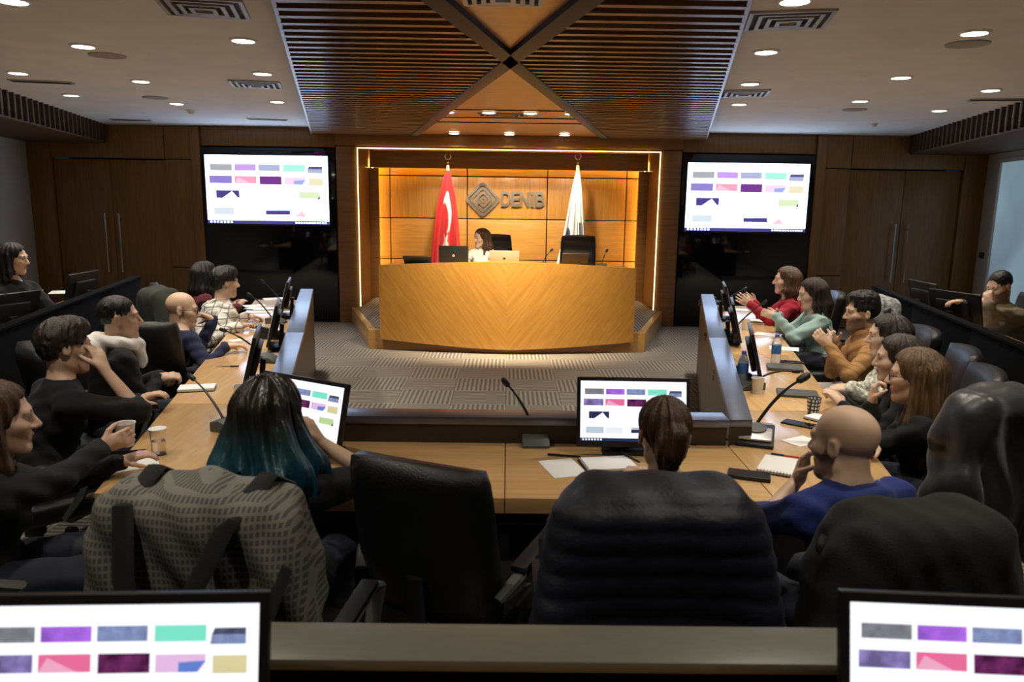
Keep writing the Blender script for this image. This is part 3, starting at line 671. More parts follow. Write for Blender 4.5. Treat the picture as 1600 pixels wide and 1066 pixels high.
# ------------------------------------------------------------------ chairs
def rbox(mb, c, d, R=None): return mb.box(c, d, R)
def make_chair(high=False):
    t = thing('office_chair', '', 'chair')
    MB().box((0, .02, .45), (.50, .50, .10)).build('seat', LEATHER, t, .04, 4)
    R = rot('X', 9); H = .54 if not high else .60
    b = MB()
    nx, nz = 10, 12; vs = []; fs = []
    for side in (0, 1):
        for j in range(nz+1):
            for i in range(nx+1):
                u, v = i/nx*2-1, j/nz
                hw = .245*(1-.10*abs(v-.45)**1.5)*(1 if v < .9 else 1-(v-.9)*.5); x = u*hw
                ed = (1-abs(u)**5)*(1-abs(2*v-1)**8); th = .028+.03*ed
                y = -.23-.10*v+.035*(u*u)+(.02 if v < .3 else 0)*math.sin(v/.3*math.pi); z = .50+H*v-.012*u*u*v
                if high and side == 0: th += .02*ed*(math.sin(v*math.pi*3)**2)
                vs.append((x, y+(th if side == 0 else -th), z))
    n1 = (nx+1)*(nz+1)
    for j in range(nz):
        for i in range(nx):
            a = j*(nx+1)+i; fs.append((a, a+1, a+nx+2, a+nx+1)); a += n1; fs.append((a, a+nx+1, a+nx+2, a+1))
    per = [i for i in range(nx+1)]+[j*(nx+1)+nx for j in range(1, nz+1)]+[nz*(nx+1)+i for i in range(nx-1, -1, -1)]+[j*(nx+1) for j in range(nz-1, 0, -1)]
    for q in range(len(per)): a, c_ = per[q], per[(q+1) % len(per)]; fs.append((a, n1+a, n1+c_, c_))
    b.add(vs, fs); bk = b.build('backrest', LEATHER if not high else P('stage_leather', (.028, .026, .024), .33, bump=.2, bs=160), t, ang=80); 
    sp = MB().tube([(0, -.20, .43), (0, -.30, .47), (0, -.32, .66)], [.03, .035, .03], 8, .5).build('back_bracket', PLASTIC, t)
    for s in (-1, 1):
        a = MB().tube([(s*.255, -.24, .60), (s*.285, -.18, .645), (s*.285, .10, .665), (s*.285, .17, .64), (s*.275, .13, .52), (s*.25, .06, .42)], [.02, .024, .026, .026, .024, .02], 8, .6).build('armrest', PLASTIC_G, t)
        MB().box((s*.285, -.03, .678), (.055, .26, .022), rot('X', 2)).build('arm_pad', PLASTIC, a, .008)
    lpart('column', [(.03, .12), (.03, .28), (.045, .29), (.045, .34), (.11, .36), (.11, .40)], PLASTIC, t, n=14)
    for k in range(5):
        Rz = Matrix.Rotation(2*math.pi*k/5+.3, 3, 'Z'); sp = MB().box(Rz @ Vector((.15, 0, .10)), (.28, .045, .03), Rz, taper=.8).build('base_arm', PLASTIC, t, .006)
        MB().lathe([(.012, -.022), (.03, -.02), (.03, .02), (.012, .022)], Rz @ Vector((.28, 0, .031)), 12, Rz @ rot('X', 90)).build('caster', PLASTIC, sp)
    return t
chair0 = make_chair(); chair1 = make_chair(True); chair1.location = (0, 0, 0); _uc = {0: 0, 1: 0}
def chair(loc, fwd, label, group=None, high=False):
    src = chair1 if high else chair0; o = src if not _uc[high] else copy_tree(src); _uc[high] = 1
    if 'group' in o: del o['group']
    o.location = [float(x) for x in loc]; o.rotation_euler = (0, 0, math.atan2(-fwd[0], fwd[1])); o['label'] = label; o['category'] = 'chair'
    if group: o['group'] = group
    return o
# ------------------------------------------------------------------ people
EYE_W = P('eye_white', (.75, .72, .68), .25); IRIS = P('iris_brown', (.03, .015, .008), .2)
SKIN = attr_mat('skin', .48, bump=.06, bs=300, spec=.4)
def frame3(fwd, up=(0, 0, 1)):
    f = nrm(fwd); r = nrm(np.cross(f, V(up))); u = np.cross(r, f); return np.stack([r, f, u], 1)
def arm_ik(S, Wr, hint, l1, l2):
    d = Wr-S; L = np.linalg.norm(d)
    if L > (l1+l2)*.985: Wr = S+d/L*(l1+l2)*.985; d = Wr-S; L = np.linalg.norm(d)
    x = (l1*l1-l2*l2+L*L)/(2*L); h = math.sqrt(max(0, l1*l1-x*x)); u = d/L
    n = V(hint)-u*(V(hint) @ u); return S+u*x+nrm(n)*h, Wr
def hand(S, Wr, d, n, right, curl=.5, spread=1.0, sc_=1.0, fist=0):
    d = nrm(d); n = nrm(V(n)-d*(V(n) @ d)); t = np.cross(d, n)*(1 if right else -1)
    offs = [.029, .010, -.010, -.028]; ln = [.072, .080, .075, .060]
    for o_, L in zip(offs, ln):
        kn = Wr+(d*.088+t*o_*spread)*sc_; S.cone(Wr+(d*.012+t*o_*.55)*sc_, kn, .0145*sc_, .0115*sc_, .014)
        a = curl*.5; p = kn
        for q, fr in enumerate((.45, .32, .23)):
            dr = nrm(d*math.cos(a)+n*math.sin(a)+t*o_*2.0*spread*(1-curl*.6)); e = p+dr*L*fr*sc_
            S.cone(p, e, (.0098-.0009*q)*sc_, (.0089-.0009*q)*sc_, .004); p = e; a += curl*(1.0 if q == 0 else .8)
    S.cone(Wr+d*.005, Wr+d*.06*sc_, .021*sc_, .022*sc_, .012)
    p = Wr+(d*.022+t*.022)*sc_; a = nrm(d*.62+t*.70+n*.25); e = p+a*.042*sc_
    S.cone(p, e, .016*sc_, .012*sc_, .012); e2 = e+nrm(d*.85+t*.25+n*(.3+.5*curl))*.032*sc_; S.cone(e, e2, .0112*sc_, .0095*sc_, .005)
    e3 = e2+nrm(d*.9+t*.02+n*(.3+.6*curl))*.024*sc_; S.cone(e2, e3, .0098*sc_, .0078*sc_, .004)
def head_sdf(S, H, c, male):
    g = lambda x, y, z: c+H @ V(x, y, z)
    S.ell(g(0, -.014, .036), (.0755, .096, .083), H, .02); S.ell(g(0, .022, -.036), (.053, .066, .087), H, .03)
    S.cone(g(-.010, .066, -.104), g(.010, .066, -.104), .0185 if male else .015, .0185 if male else .015, .025)
    for q in (-1, 1):
        S.ell(g(q*.040, .052, -.022), (.028, .032, .026), H, .025); S.cone(g(q*.046, -.004, -.068), g(q*.014, .06, -.104), .016, .015, .03)
    S.cone(g(-.036, .077, .022), g(.036, .077, .022), .0135, .0135, .02)
    for q in (-1, 1): S.ell(g(q*.031, .096, .000), (.018, .0135, .011), H, .012, 1)
    for q in (-1, 1): S.cone(g(q*.019, .0825, .0095), g(q*.043, .0775, .008), .0045, .0042, .004); S.cone(g(q*.020, .081, -.0095), g(q*.042, .0765, -.009), .0038, .0035, .004)
    S.cone(g(0, .086, .012), g(0, .108, -.030), .0075, .0125, .012)
    for q in (-1, 1): S.ell(g(q*.012, .098, -.035), (.0085, .011, .008), H, .008)
    S.cone(g(-.019, .079, -.062), g(.019, .079, -.062), .0075, .0075, .008); S.cone(g(0, .088, -.061), g(0, .088, -.061), .007, .007, .008)
    S.cone(g(-.016, .079, -.074), g(.016, .079, -.074), .0085, .0085, .008); S.cone(g(-.02, .097, -.068), g(.02, .097, -.068), .0022, .0022, .005, 1)
    for q in (-1, 1):
        S.ell(g(q*.079, -.010, -.004), (.009, .020, .031), H, .008); S.ell(g(q*.086, -.006, .0), (.005, .011, .017), H, .006, 1)
NAV = {}
def hair_obj(style, H, c, mat, parent, origin, h=.006, par=None):
    S = Sdf(); par = par or {}; seed = par.get('seed', 1.0); ln = par.get('len', .3)
    tuft = 0; vol = par.get('vol', 1.0); cap = par.get('cap', 1.0); disp_a = .0028; fq = 16
    wedge = lambda y0, z0: (lambda X, Y, Z: np.maximum(y0-Y, Z-z0)+0*X)
    if style in ('short', 'crop', 'quiff'):
        k_ = (.0780, .0990, .0885) if style == 'crop' else (.083, .104, .090); S.ell((0, -.016, .040), tuple(x*cap for x in k_), None, .02)
        if style == 'quiff': S.ell((0, .035, .105), (.062, .062, .034), None, .03); S.ell((0, -.02, .10), (.07, .085, .05), None, .03)
        if style == 'short': S.ell((0, .03, .09), (.068, .065, .045), None, .03); S.ell((0, -.07, .01), (.072, .048, .075), None, .03)
        S.ell((0, .120, 0), (.092, .082, par.get('fh', .090)), None, .014, 1); S.fn(wedge(.062, .03), .01); S.fn(wedge(-.034, -.004), .012); S.fn(wedge(.004, .012), .012); S.fn(lambda X, Y, Z: Z+.068+0*X+.3*(Y+.09), .012)
        disp_a = .0018; fq = 23; tuft = .0022 if style == 'crop' else .0045
    if style == 'bald_rim':
        S.ell((0, -.016, .020), (.0805, .1005, .08), None, .01); S.fn(lambda X, Y, Z: .014-Z+0*X+0*Y, .01); S.fn(lambda X, Y, Z: -(.012-Y)+0*X+0*Z if 0 else (.010-Y)+0*X+0*Z, .01); S.fn(lambda X, Y, Z: Z+.06+0*X+0*Y, .01)
        disp_a = .0005
    if style == 'bun':
        S.ell((0, -.016, .040), (.083, .103, .088), None, .02); S.ell((0, -.105, -.010), (.052, .045, .055), None, .02); S.ell((.012, -.12, .02), (.035, .03, .03), None, .015); S.ell((-.015, -.118, -.035), (.03, .028, .03), None, .015)
        S.cone((0, -.075, -.05), (0, -.06, -.10), .045, .028, .03)
        S.ell((0, .118, -.0), (.07, .08, .092), None, .012, 1); S.fn(wedge(-.025, -.004), .01); disp_a = .003
    if style in ('long', 'bob'):
        S.ell((0, -.018, .042), (.087*cap, .107*cap, .089*cap), None, .02)
        b = -ln
        for q in (-1, 1):
            S.cone((q*.074, -.012, .02), (q*.082*vol, .005, b*.55), .024, .030*vol, .03); S.cone((q*.082*vol, .005, b*.55), (q*.088*vol, par.get('fwd', .02), b), .030*vol, .016, .03)
            S.cone((q*.05, -.07, .02), (q*.062*vol, -.075, b*.6), .045, .050*vol, .04); S.cone((q*.062*vol, -.075, b*.6), (q*.085*vol, -.08, b*1.05), .050*vol, .022, .03)
        S.cone((0, -.09, .02), (0, -.100, b*.6), .05, .058, .04); S.cone((0, -.100, b*.6), (.01, -.105, b*1.12), .055, .022, .03)
        S.ell((0, .118, -.012), (.086, .090, .103), None, .016, 1)
        S.fn(lambda X, Y, Z: np.maximum(np.maximum(.016-Y, Z+.03), np.abs(X)-.055-.06*np.clip(-Z-.05, 0, .3)), .014)
        disp_a = par.get('da', .0035); fq = par.get('fq', 15)
    def disp(p):
        a = np.arctan2(p[:, 0], p[:, 1]+.02); z = p[:, 2]; am = 1+par.get('wave', 1.2)*np.clip(-z/.25, 0, 1.3)
        return am*disp_a*np.sin(fq*a+3*np.sin(9*z+seed)+seed)+am*disp_a*.5*np.sin(fq*2.3*a+5*np.sin(7*z+2*seed)+12*z)+tuft*np.sin(p @ V(130, 70, 90)+2*np.sin(p @ V(50, -80, 60)))*(.5+.5*np.sin(p @ V(60, 90, -40)))
    return sdf_obj('hair', S, h, mat, parent, origin, disp, M=H, off=c)
def person(label, head, fwd, look, lean=12, floor=0.0, male=True, skin=(.60, .38, .26), hair=None, hairmat=None, hpar=None, top='sweater', topmat=None, trm=None, L=None, R=None, sleeves=(1, 1), h=.008, roll=0, hood=False, collar=.0, shave=None, beard=None, glasses=False, group=None, fold=.004, cm=None, extra=None, bulk=1.0, lips=(.45, .18, .15), arm=1.0, neck=.205):
    head = V(head); fwd = nrm(V(fwd[0], fwd[1], 0)); up = V(0, 0, 1); a = math.radians(lean)
    s = float(np.clip((head[2]-floor-.56)/((.645-neck)*math.cos(a)+neck), .82, 1.1)); hz = floor+.56
    rt = np.cross(fwd, up); ut = nrm(fwd*math.sin(a)+up*math.cos(a)); ft_ = np.cross(ut, rt)
    HC = head; N_ = HC-up*neck*s-fwd*.035; hip = N_-ut*(.645-neck)*s; 
    T = np.stack([rt, ft_, ut], 1); og = V(hip[0], hip[1], floor)
    t = thing('person', label, 'person', og, 0, group)
    sw = (.185 if male else .165)*s*bulk; sh = {1: N_-ut*.055*s+rt*sw, -1: N_-ut*.055*s-rt*sw}
    H = frame3(look)
    if roll: H = H @ np.array(Matrix.Rotation(math.radians(roll), 3, 'Y'))
    l1, l2 = .295*s*arm, .262*s*arm; J = {}
    for q, A in ((-1, L), (1, R)):
        A = dict(A or {}); wr = A.get('w')
        if wr is None: wr = sh[q]+fwd*.34*s-rt*q*.05; wr[2] = floor+.80
        hint = A.get('e', tuple(-fwd*.3+rt*q*.6-up*.8))
        el, wr = arm_ik(sh[q], V(wr), hint, l1, l2)
        J[q] = (sh[q], el, wr, A.get('d', nrm(wr-el)), A.get('n', (0, 0, -1)), A.get('c', .5), A.get('sp', 1.0))
    legs = {}
    for q in (-1, 1):
        h0 = hip+rt*q*.09*s; kn = h0+fwd*.40+rt*q*.04; kn[2] = floor+.53; an = kn-fwd*.04; an[2] = floor+.09; legs[q] = (h0, kn, an)
    B = Sdf(); g = lambda x, y, z: hip+T @ V(x, y, z)*s
    B.ell(hip, (.15*s, .105*s, .10*s), T, .03); B.cone(g(0, 0, .05), g(0, -.005, .34), .105*s, .115*s, .05); B.ell(g(0, .005, .32), (.15*s, .10*s, .14*s), T, .04)
    B.cone(sh[-1], sh[1], .045*s, .045*s, .04)
    nk = HC+H @ V(0, -.030, -.06); B.cone(N_-ut*.02, nk, .052 if male else .044, .051 if male else .043, .018)
    for q in (-1, 1): B.cone(N_+up*.02, sh[q], .045, .04, .04)
    head_sdf(B, H, HC, male)
    for q in (-1, 1):
        S0, el, wr, d, n, cu, spd = J[q]
        B.cone(S0, el, .046*s, .036*s, .03); B.cone(el, wr, .038*s, .025*s, .02); hand(B, wr, V(d), V(n), q == 1, cu, spd, .98 if male else .90)
        h0, kn, an = legs[q]; B.cone(h0, kn, .072, .052, .03); B.cone(kn, an, .05, .036, .02); B.cone(an-up*.04, an-up*.05+fwd*.14, .035, .03, .02)
    sk = V(skin)
    def cols(v):
        c_ = np.tile(sk, (len(v), 1)); lc = (v-HC) @ H
        near = np.linalg.norm(lc, axis=1) < .17
        m = near & (lc[:, 1] > .074) & (np.abs(lc[:, 2]+.068) < .011) & (np.abs(lc[:, 0]) < .021); c_[m] = V(lips)
        if beard is not None:
            m = near & (lc[:, 1] > -.005) & (lc[:, 2] < -.030-.35*np.clip(lc[:, 1]-.05, 0, 1)) & ~m & ((lc[:, 1] < .094) | (lc[:, 2] < -.046)) & (lc[:, 2] > -.14)
            c_[m] = c_[m]*.3+V(beard)*.7
        if shave is not None:
            m = near & (lc[:, 2] < .03) & (lc[:, 2] > -.065+.3*lc[:, 1]) & (lc[:, 1] < .02) & (np.abs(lc[:, 0]) < .078); c_[m] = c_[m]*.55+V(shave)*.45
        c_ *= (1+.05*np.sin(v @ V(37, 41, 29)))[:, None]; return np.clip(c_, 0, 1)
    sdf_obj('body', B, h, SKIN, t, og, None, cols)
    # clothing
    C_ = Sdf(); ex = .014*bulk
    C_.ell(hip+ut*.02, (.165*s*bulk, .125*s*bulk, .12*s), T, .03); C_.cone(g(0, 0, .05), g(0, -.005, .34), .125*s*bulk, .132*s*bulk, .05); C_.ell(g(0, .008, .31), (.172*s*bulk, .122*s*bulk, .15*s), T, .04)
    if not male: C_.ell(g(-.07, .085, .27), (.06, .05, .06), T, .04); C_.ell(g(.07, .085, .27), (.06, .05, .06), T, .04)
    C_.cone(sh[-1], sh[1], (.056+.2*ex)*s, (.056+.2*ex)*s, .04)
    for q in (-1, 1):
        C_.cone(N_-ut*.005, sh[q], .062, .056*s, .04)
        S0, el, wr, d, n, cu, spd = J[q]; f_ = sleeves[0 if q < 0 else 1]
        C_.cone(S0, el, .056*s+ex*.8, .049*s+ex*.5, .03)
        if f_ > .02: C_.cone(el, el+(wr-el)*f_, .050*s+ex*.5, (.050-.014*f_)*s+ex*.4, .02)
    if hood:
        for q in range(7):
            an_ = math.radians(-90-75+25*q); p_ = N_+rt*math.cos(an_)*.085+fwd*(math.sin(an_)*.075-.01)+up*(.02-.012*abs(q-3)); C_.ell(p_, (.042, .042, .034), T, .03)
        C_.ell(N_-fwd*.10-up*.03, (.095, .045, .075), T, .03)
    if collar:
        for q in range(12): an_ = 2*math.pi*q/12; C_.ell(N_+rt*math.cos(an_)*.060+fwd*(math.sin(an_)*.058+.01)+up*(.02+.02*collar), (.022, .022, .03*collar+.012), None, .02)
    if extra: extra(C_, dict(N=N_, rt=rt, fwd=fwd, up=up, hip=hip, sh=sh, s=s, T=T))
    C_.cone(nk+up*.02, N_+up*.018, .052, .060, .008, 1) if not hood else C_.cone(nk+up*.02, N_+up*.03, .05, .055, .008, 1)
    ph = head[0]*7+head[1]*3
    def folds(p): return fold*np.sin(p @ V(31, 17, 43)+2.5*np.sin(p @ V(9, 13, 7)+ph))+fold*.6*np.sin(p @ V(-23, 51, 77)+ph)
    sdf_obj(top, C_, max(h, .009), topmat, t, og, folds, cm)
    Q = Sdf()
    Q.ell(hip-up*.02, (.165*s, .125*s, .10*s), T, .03)
    for q in (-1, 1): h0, kn, an = legs[q]; Q.cone(h0, kn, .088, .07, .04); Q.cone(kn, an+up*.02, .068, .055, .03)
    sdf_obj('trousers', Q, .014, trm or JEANS, t, og, folds)
    for q in (-1, 1):
        an = legs[q][2]; o = link(bpy.data.objects.new('shoe', SHOE), t); o.location = Vector((an-og+V(0, 0, -.09)).tolist()); o.rotation_euler.z = math.atan2(-fwd[0], fwd[1])
    if hair: hair_obj(hair, H, HC, hairmat, t, og, max(.005, h*.75), hpar)
    for q in (-1, 1):
        p_ = HC+H @ V(q*.031, .0728, .000)-og; o = link(bpy.data.objects.new('eye', EYEB), t); o.matrix_local = Matrix.LocRotScale(Vector(p_.tolist()), Matrix(H.tolist()).to_quaternion(), Vector((1, 1, 1)))
        pts = [HC+H @ V(q*x, y, z)-og for x, y, z in ((.014, .091, .020), (.028, .0905, .026), (.042, .083, .025), (.052, .070, .019))]
        MB().tube(pts, [.003, .0042, .0036, .0018], 6).build('eyebrow', hairmat or P('brow', (.04, .025, .015), .8), t)
    if glasses:
        gl = MB()
        for q in (-1, 1):
            gl.tube([HC+H @ V(q*.033+.024*math.cos(a_), .100, -.001+.019*math.sin(a_))-og for a_ in np.linspace(0, 2*math.pi, 17)], .0017, 6); gl.tube([HC+H @ V(q*.057, .099, .005)-og, HC+H @ V(q*.079, .06, .008)-og, HC+H @ V(q*.083, -.005, .006)-og], .0017, 6)
        gl.tube([HC+H @ V(-.010, .103, .003)-og, HC+H @ V(.010, .103, .003)-og], .0017, 6); gl.build('glasses', PLASTIC, t)
    t['_hip'] = [float(x) for x in hip]; del t['_hip']
    return t, dict(hip=hip, fwd=fwd, N=N_, sh=sh, J=J)
_e = MB(); _e.lathe([(.0006, -.0118)]+[(.0118*math.cos(a), .0118*math.sin(a)) for a in np.linspace(-1.45, 1.45, 12)]+[(.0006, .0118)], n=14, R=rot('X', -90))
EYEB = _e.mesh('eye', [EYE_W, IRIS])
for pg in EYEB.polygons:
    if pg.center.y > .0098: pg.material_index = 1
JEANS = P('dark_jeans', (.018, .022, .035), .85, var=.2, vs=30)
SHV, SHF = Sdf().cone((0, -.05, .045), (0, .02, .055), .042, .045, .03).cone((0, .02, .045), (0, .15, .035), .045, .034, .03).fn(lambda X, Y, Z: Z-.002+0*X+0*Y, .004).mesh(.009)
SHOE = raw_mesh('shoe', SHV, SHF, P('shoe_black', (.015, .014, .013), .45))
def cloth(name, c, rough=.9, **k): k.setdefault('bump', .3); k.setdefault('bs', 260); return P(name, c, rough, sheen=.04, **k)
BLACKC = cloth('black_cotton', (.0055, .0055, .006)); NAVYC = cloth('navy_knit', (.010, .014, .05)); REDC = cloth('red_knit', (.32, .010, .028)); MINTC = cloth('mint_shirt', (.29, .42, .39)); OLIVE = cloth('olive_knit', (.17, .14, .085)); HOODB = cloth('blue_hoodie', (.016, .028, .16)); WHITEC = cloth('white_shirt', (.80, .77, .72))
def hairm(n, c): return P('hair_'+n, c, .42, var=.5, vs=14, bump=.5, bs=40, stretch=(5, 5, .6))
HB, HDB, HBR, HLB = hairm('black', (.010, .008, .007)), hairm('dark_brown', (.022, .013, .008)), hairm('brown', (.065, .032, .016)), hairm('light_brown', (.105, .060, .026))
def band_mat(name, c1, c2, scales, rough=.9, thr=.5):          # woven checks or stripes
    m, nt, b = new_mat(name); N = nt.nodes; L_ = nt.links; tc = N.new('ShaderNodeTexCoord'); prev = None
    for d_, sc_ in scales:
        wv = N.new('ShaderNodeTexWave'); wv.bands_direction = d_; wv.inputs['Scale'].default_value = sc_; wv.inputs['Distortion'].default_value = .6
        L_.new(tc.outputs['Object'], wv.inputs['Vector'])
        th = N.new('ShaderNodeMath'); th.operation = 'GREATER_THAN'; th.inputs[1].default_value = thr; L_.new(wv.outputs[1], th.inputs[0])
        if prev is None: prev = th
        else: mx = N.new('ShaderNodeMath'); mx.operation = 'MAXIMUM'; L_.new(prev.outputs[0], mx.inputs[0]); L_.new(th.outputs[0], mx.inputs[1]); prev = mx
    mix = N.new('ShaderNodeMixRGB'); mix.inputs[1].default_value = (*c1, 1); mix.inputs[2].default_value = (*c2, 1); L_.new(prev.outputs[0], mix.inputs[0]); L_.new(mix.outputs[0], b.inputs['Base Color'])
    b.inputs['Roughness'].default_value = rough; return m
CHECK = band_mat('white_check', (.72, .69, .62), (.20, .19, .17), (('X', 4.2), ('Y', 4.2), ('Z', 4.2)), thr=.965)
LACE = P('cream_lace', (.62, .58, .48), .9, var=.75, vs=45, bump=.5, bs=60)
TAN = band_mat('tan_quilt', (.40, .21, .075), (.30, .15, .05), (('DIAGONAL', 9),), thr=.8)
CHG = 'black leather chairs round the horseshoe table'
def seat(info, label, floor=0.0, back=.0, fwd=None, high=False):
    f = nrm(V(*(fwd if fwd is not None else info['fwd'][:2]))) ; h_ = info['hip']
    return chair((h_[0]-f[0]*back, h_[1]-f[1]*back, floor), f, label, high=high)
# presenter
hd = at_y(752, 372, 10.25)
_, i = person('woman in a white shirt with shoulder length brown hair seated at the speakers desk', hd, (-.25, -1), (-.75, -.55, -.05), 6, .245, False, (.66, .44, .32), 'long', HBR, dict(len=.20, seed=2), 'shirt', WHITEC, h=.008, L=dict(w=(hd[0]+.15, 9.75, 1.03)), R=dict(w=(hd[0]-.2, 9.75, 1.03)))
seat(i, 'padded high back leather chair behind the woman in white on the stage', .245, .02, (.25, -1), True).location.x += .22
chair((at_y(903, 390, 10.35)[0], 10.35, .245), (-.1, -1), 'empty padded high back leather chair before the white flag', high=True)
# left wing
PW = at_y
hd = PW(322, 430, 7.05); _, i = person('person with long dark hair behind the checked jacket on the left wing', hd, (.8, .5), (.8, .6, 0), 12, 0, False, (.5, .32, .22), 'long', HB, dict(len=.22), 'sweater', cloth('maroon_knit', (.10, .012, .018)), h=.009)
seat(i, 'black leather chair under the long dark haired person by the left glass panel')
hd = PW(352, 441, 6.3); _, i = person('person in a white checked jacket with short black hair on the left wing', hd, (.75, .65), (.80, .60, -.05), 26, 0, True, (.62, .42, .30), 'short', HB, dict(cap=1.06, fh=.075), 'jacket', CHECK, h=.008, L=dict(w=PW(383, 476, 6.55)*V(1, 1, 0)+V(0, 0, .80), d=(.8, .5, -.1)), R=dict(w=PW(372, 488, 6.05)*V(1, 1, 0)+V(0, 0, .80), d=(.5, .8, 0), e=(0, -.7, -.7)), bulk=1.1, fold=.006)
CH_L2 = seat(i, 'black leather chair with an olive jacket under the person in the checked jacket')
hd = PW(285, 484, 5.25); _, i = person('bald man with glasses in a navy sweater, hand at his mouth', hd, (.55, .83), (.96, .28, -.10), 24, 0, True, (.60, .40, .27), None, P('brow_grey', (.08, .05, .035), .8), None, 'sweater', NAVYC, h=.007, neck=.18, shave=(.16, .10, .07), glasses=True, L=dict(w=PW(334, 500, 5.42), d=(-.75, -.2, .35), n=(-.3, -.5, -.7), c=1.0, e=(.7, .2, -.8)), R=dict(w=PW(352, 541, 5.2)*V(1, 1, 0)+V(0, 0, .80), e=(.1, -.8, -.6), d=(.8, .5, 0)))
seat(i, 'black leather chair with grey sheen behind the bald man with glasses', fwd=(-.08, 1), back=.02)
hd = PW(187, 497, 4.25); _, i = person('young man with cropped dark hair, white hood and black jacket on the left wing', hd, (.75, .65), (.90, .42, .02), 8, 0, True, (.60, .39, .27), 'crop', HB, dict(front=.072), 'jacket', BLACKC, h=.007, neck=.185, L=dict(w=PW(250, 588, 4.42), d=(.7, -.5, .1), n=(0, -.4, -1), c=1.0), R=dict(w=PW(246, 592, 4.3), d=(.75, .35, .1), n=(0, .4, -1), c=1.0))
N_ = i['N']; S = Sdf()
for q in range(13): a = 2*math.pi*q/13; S.ell(N_+V(math.cos(a)*.090, math.sin(a)*.086, .040-.020*math.cos(a-.7)), (.040, .040, .036), None, .025)
S.ell(N_+V(-.085, -.075, .01), (.09, .085, .075), None, .03); S.cone(N_+V(.085, .075, .0), N_+V(.10, .09, -.10), .045, .03, .03); S.cone(N_+V(0, 0, .12), N_+V(0, 0, .02), .058, .062, .012, 1)
pl = _; sdf_obj('hood', S, .007, WHITEC, pl, pl.location, lambda p: .003*np.sin(p @ V(60, 44, 71)))
seat(i, 'black leather chair under the young man with the white hood', back=.04)
hd = PW(104, 541, 3.45); _, i = person('dark haired man in black resting his temple on his hand at the left wing', hd, (.70, .70), (.80, .58, -.05), 16, 0, True, (.58, .38, .26), 'short', HDB, dict(cap=1.07, fh=.078), 'sweater', BLACKC, h=.0065, sleeves=(1, .12), R=dict(w=PW(163, 578, 3.42), d=(-.45, .35, .8), n=(-.8, .2, -.3), c=.55, e=(.75, .05, -.75)), L=dict(w=PW(215, 640, 3.75)*V(1, 1, 0)+V(0, 0, .80)))
seat(i, 'black leather chair under the man resting his temple on his hand', back=.05)
hd = PW(-2, 655, 2.42); _, i = person('woman with long brown hair in black holding a paper cup at the left table corner', hd, (.82, .57), (.86, .50, -.02), 12, 0, False, (.62, .40, .28), 'long', HBR, dict(len=.26, seed=3, fwd=-.03), 'sweater', BLACKC, h=.006, R=dict(w=PW(186, 686, 2.86), d=(.75, .5, .25), n=(-.15, .9, .1), c=.75, e=(.1, -.5, -.8)), arm=1.06, L=dict(w=(-1.5, 2.85, .80)))
cup_hand = i['J'][1]
seat(i, 'black leather chair under the woman holding the paper cup', back=.05)
# centre table
OMB = None
def ombre():
    m, nt, b = new_mat('hair_teal_ends'); N = nt.nodes; L_ = nt.links; tc = N.new('ShaderNodeTexCoord'); sp = N.new('ShaderNodeSeparateXYZ'); mr = N.new('ShaderNodeMapRange')
    mr.inputs[1].default_value = 1.20; mr.inputs[2].default_value = .98; L_.new(tc.outputs['Object'], sp.inputs[0])
    nz = N.new('ShaderNodeTexNoise'); nz.inputs['Scale'].default_value = 30; mp = N.new('ShaderNodeMapping'); mp.inputs['Scale'].default_value = (2, 2, .25); L_.new(tc.outputs['Object'], mp.inputs[0]); L_.new(mp.outputs[0], nz.inputs['Vector'])
    ad = N.new('ShaderNodeMath'); ad.operation = 'MULTIPLY_ADD'; ad.inputs[1].default_value = .12; L_.new(nz.outputs[0], ad.inputs[0]); L_.new(sp.outputs[2], ad.inputs[2]); L_.new(ad.outputs[0], mr.inputs[0])
    r = N.new('ShaderNodeValToRGB'); e = r.color_ramp.elements; e[0].color = (.018, .014, .009, 1); e[1].color = (.010, .07, .14, 1); x = e.new(.45); x.color = (.014, .06, .07, 1)
    L_.new(mr.outputs[0], r.inputs[0]); L_.new(r.outputs[0], b.inputs['Base Color']); b.inputs['Roughness'].default_value = .38
    bp = N.new('ShaderNodeBump'); bp.inputs['Strength'].default_value = .6; bp.inputs['Distance'].default_value = .01; L_.new(nz.outputs[0], bp.inputs['Height']); L_.new(bp.outputs[0], b.inputs['Normal']); return m
hd = PW(424, 650, 2.42); _, i = person('woman in black with long dark hair fading to teal ends', hd, (.12, 1), (.25, 1, -.12), 18, 0, False, (.66, .45, .30), 'long', ombre(), dict(len=.29, seed=5, cap=1.08, vol=1.5, da=.006, fq=10, wave=2.4), 'sweater', cloth('black_top', (.008, .008, .011)), h=.006, sleeves=(1, .08), R=dict(w=PW(498, 690, 2.60), d=(-.5, .3, .7), n=(-.8, .2, -.3), c=.9, e=(1, .15, -.45)), roll=-4)
f1 = i
CH_COAT = chair((-.70, 2.10, 0), (.16, 1), 'black leather chair draped with the grey plaid coat')
CH_EMPTY = chair((-.15, 2.52, 0), (.45, 1), 'empty black leather chair between the teal haired woman and the woman with the bun')
hd = PW(1037, 678, 2.40); _, i = person('woman with brown hair pinned up in a bun at the centre monitor', hd, (-.02, 1), (-.05, 1, -.10), 16, 0, False, (.60, .40, .29), 'bun', HBR, None, 'sweater', cloth('dark_navy_top', (.010, .011, .018)), h=.006)
CH_PUFF = chair((.40, 2.20, 0), (0, 1), 'black leather chair draped with the navy puffer jacket')
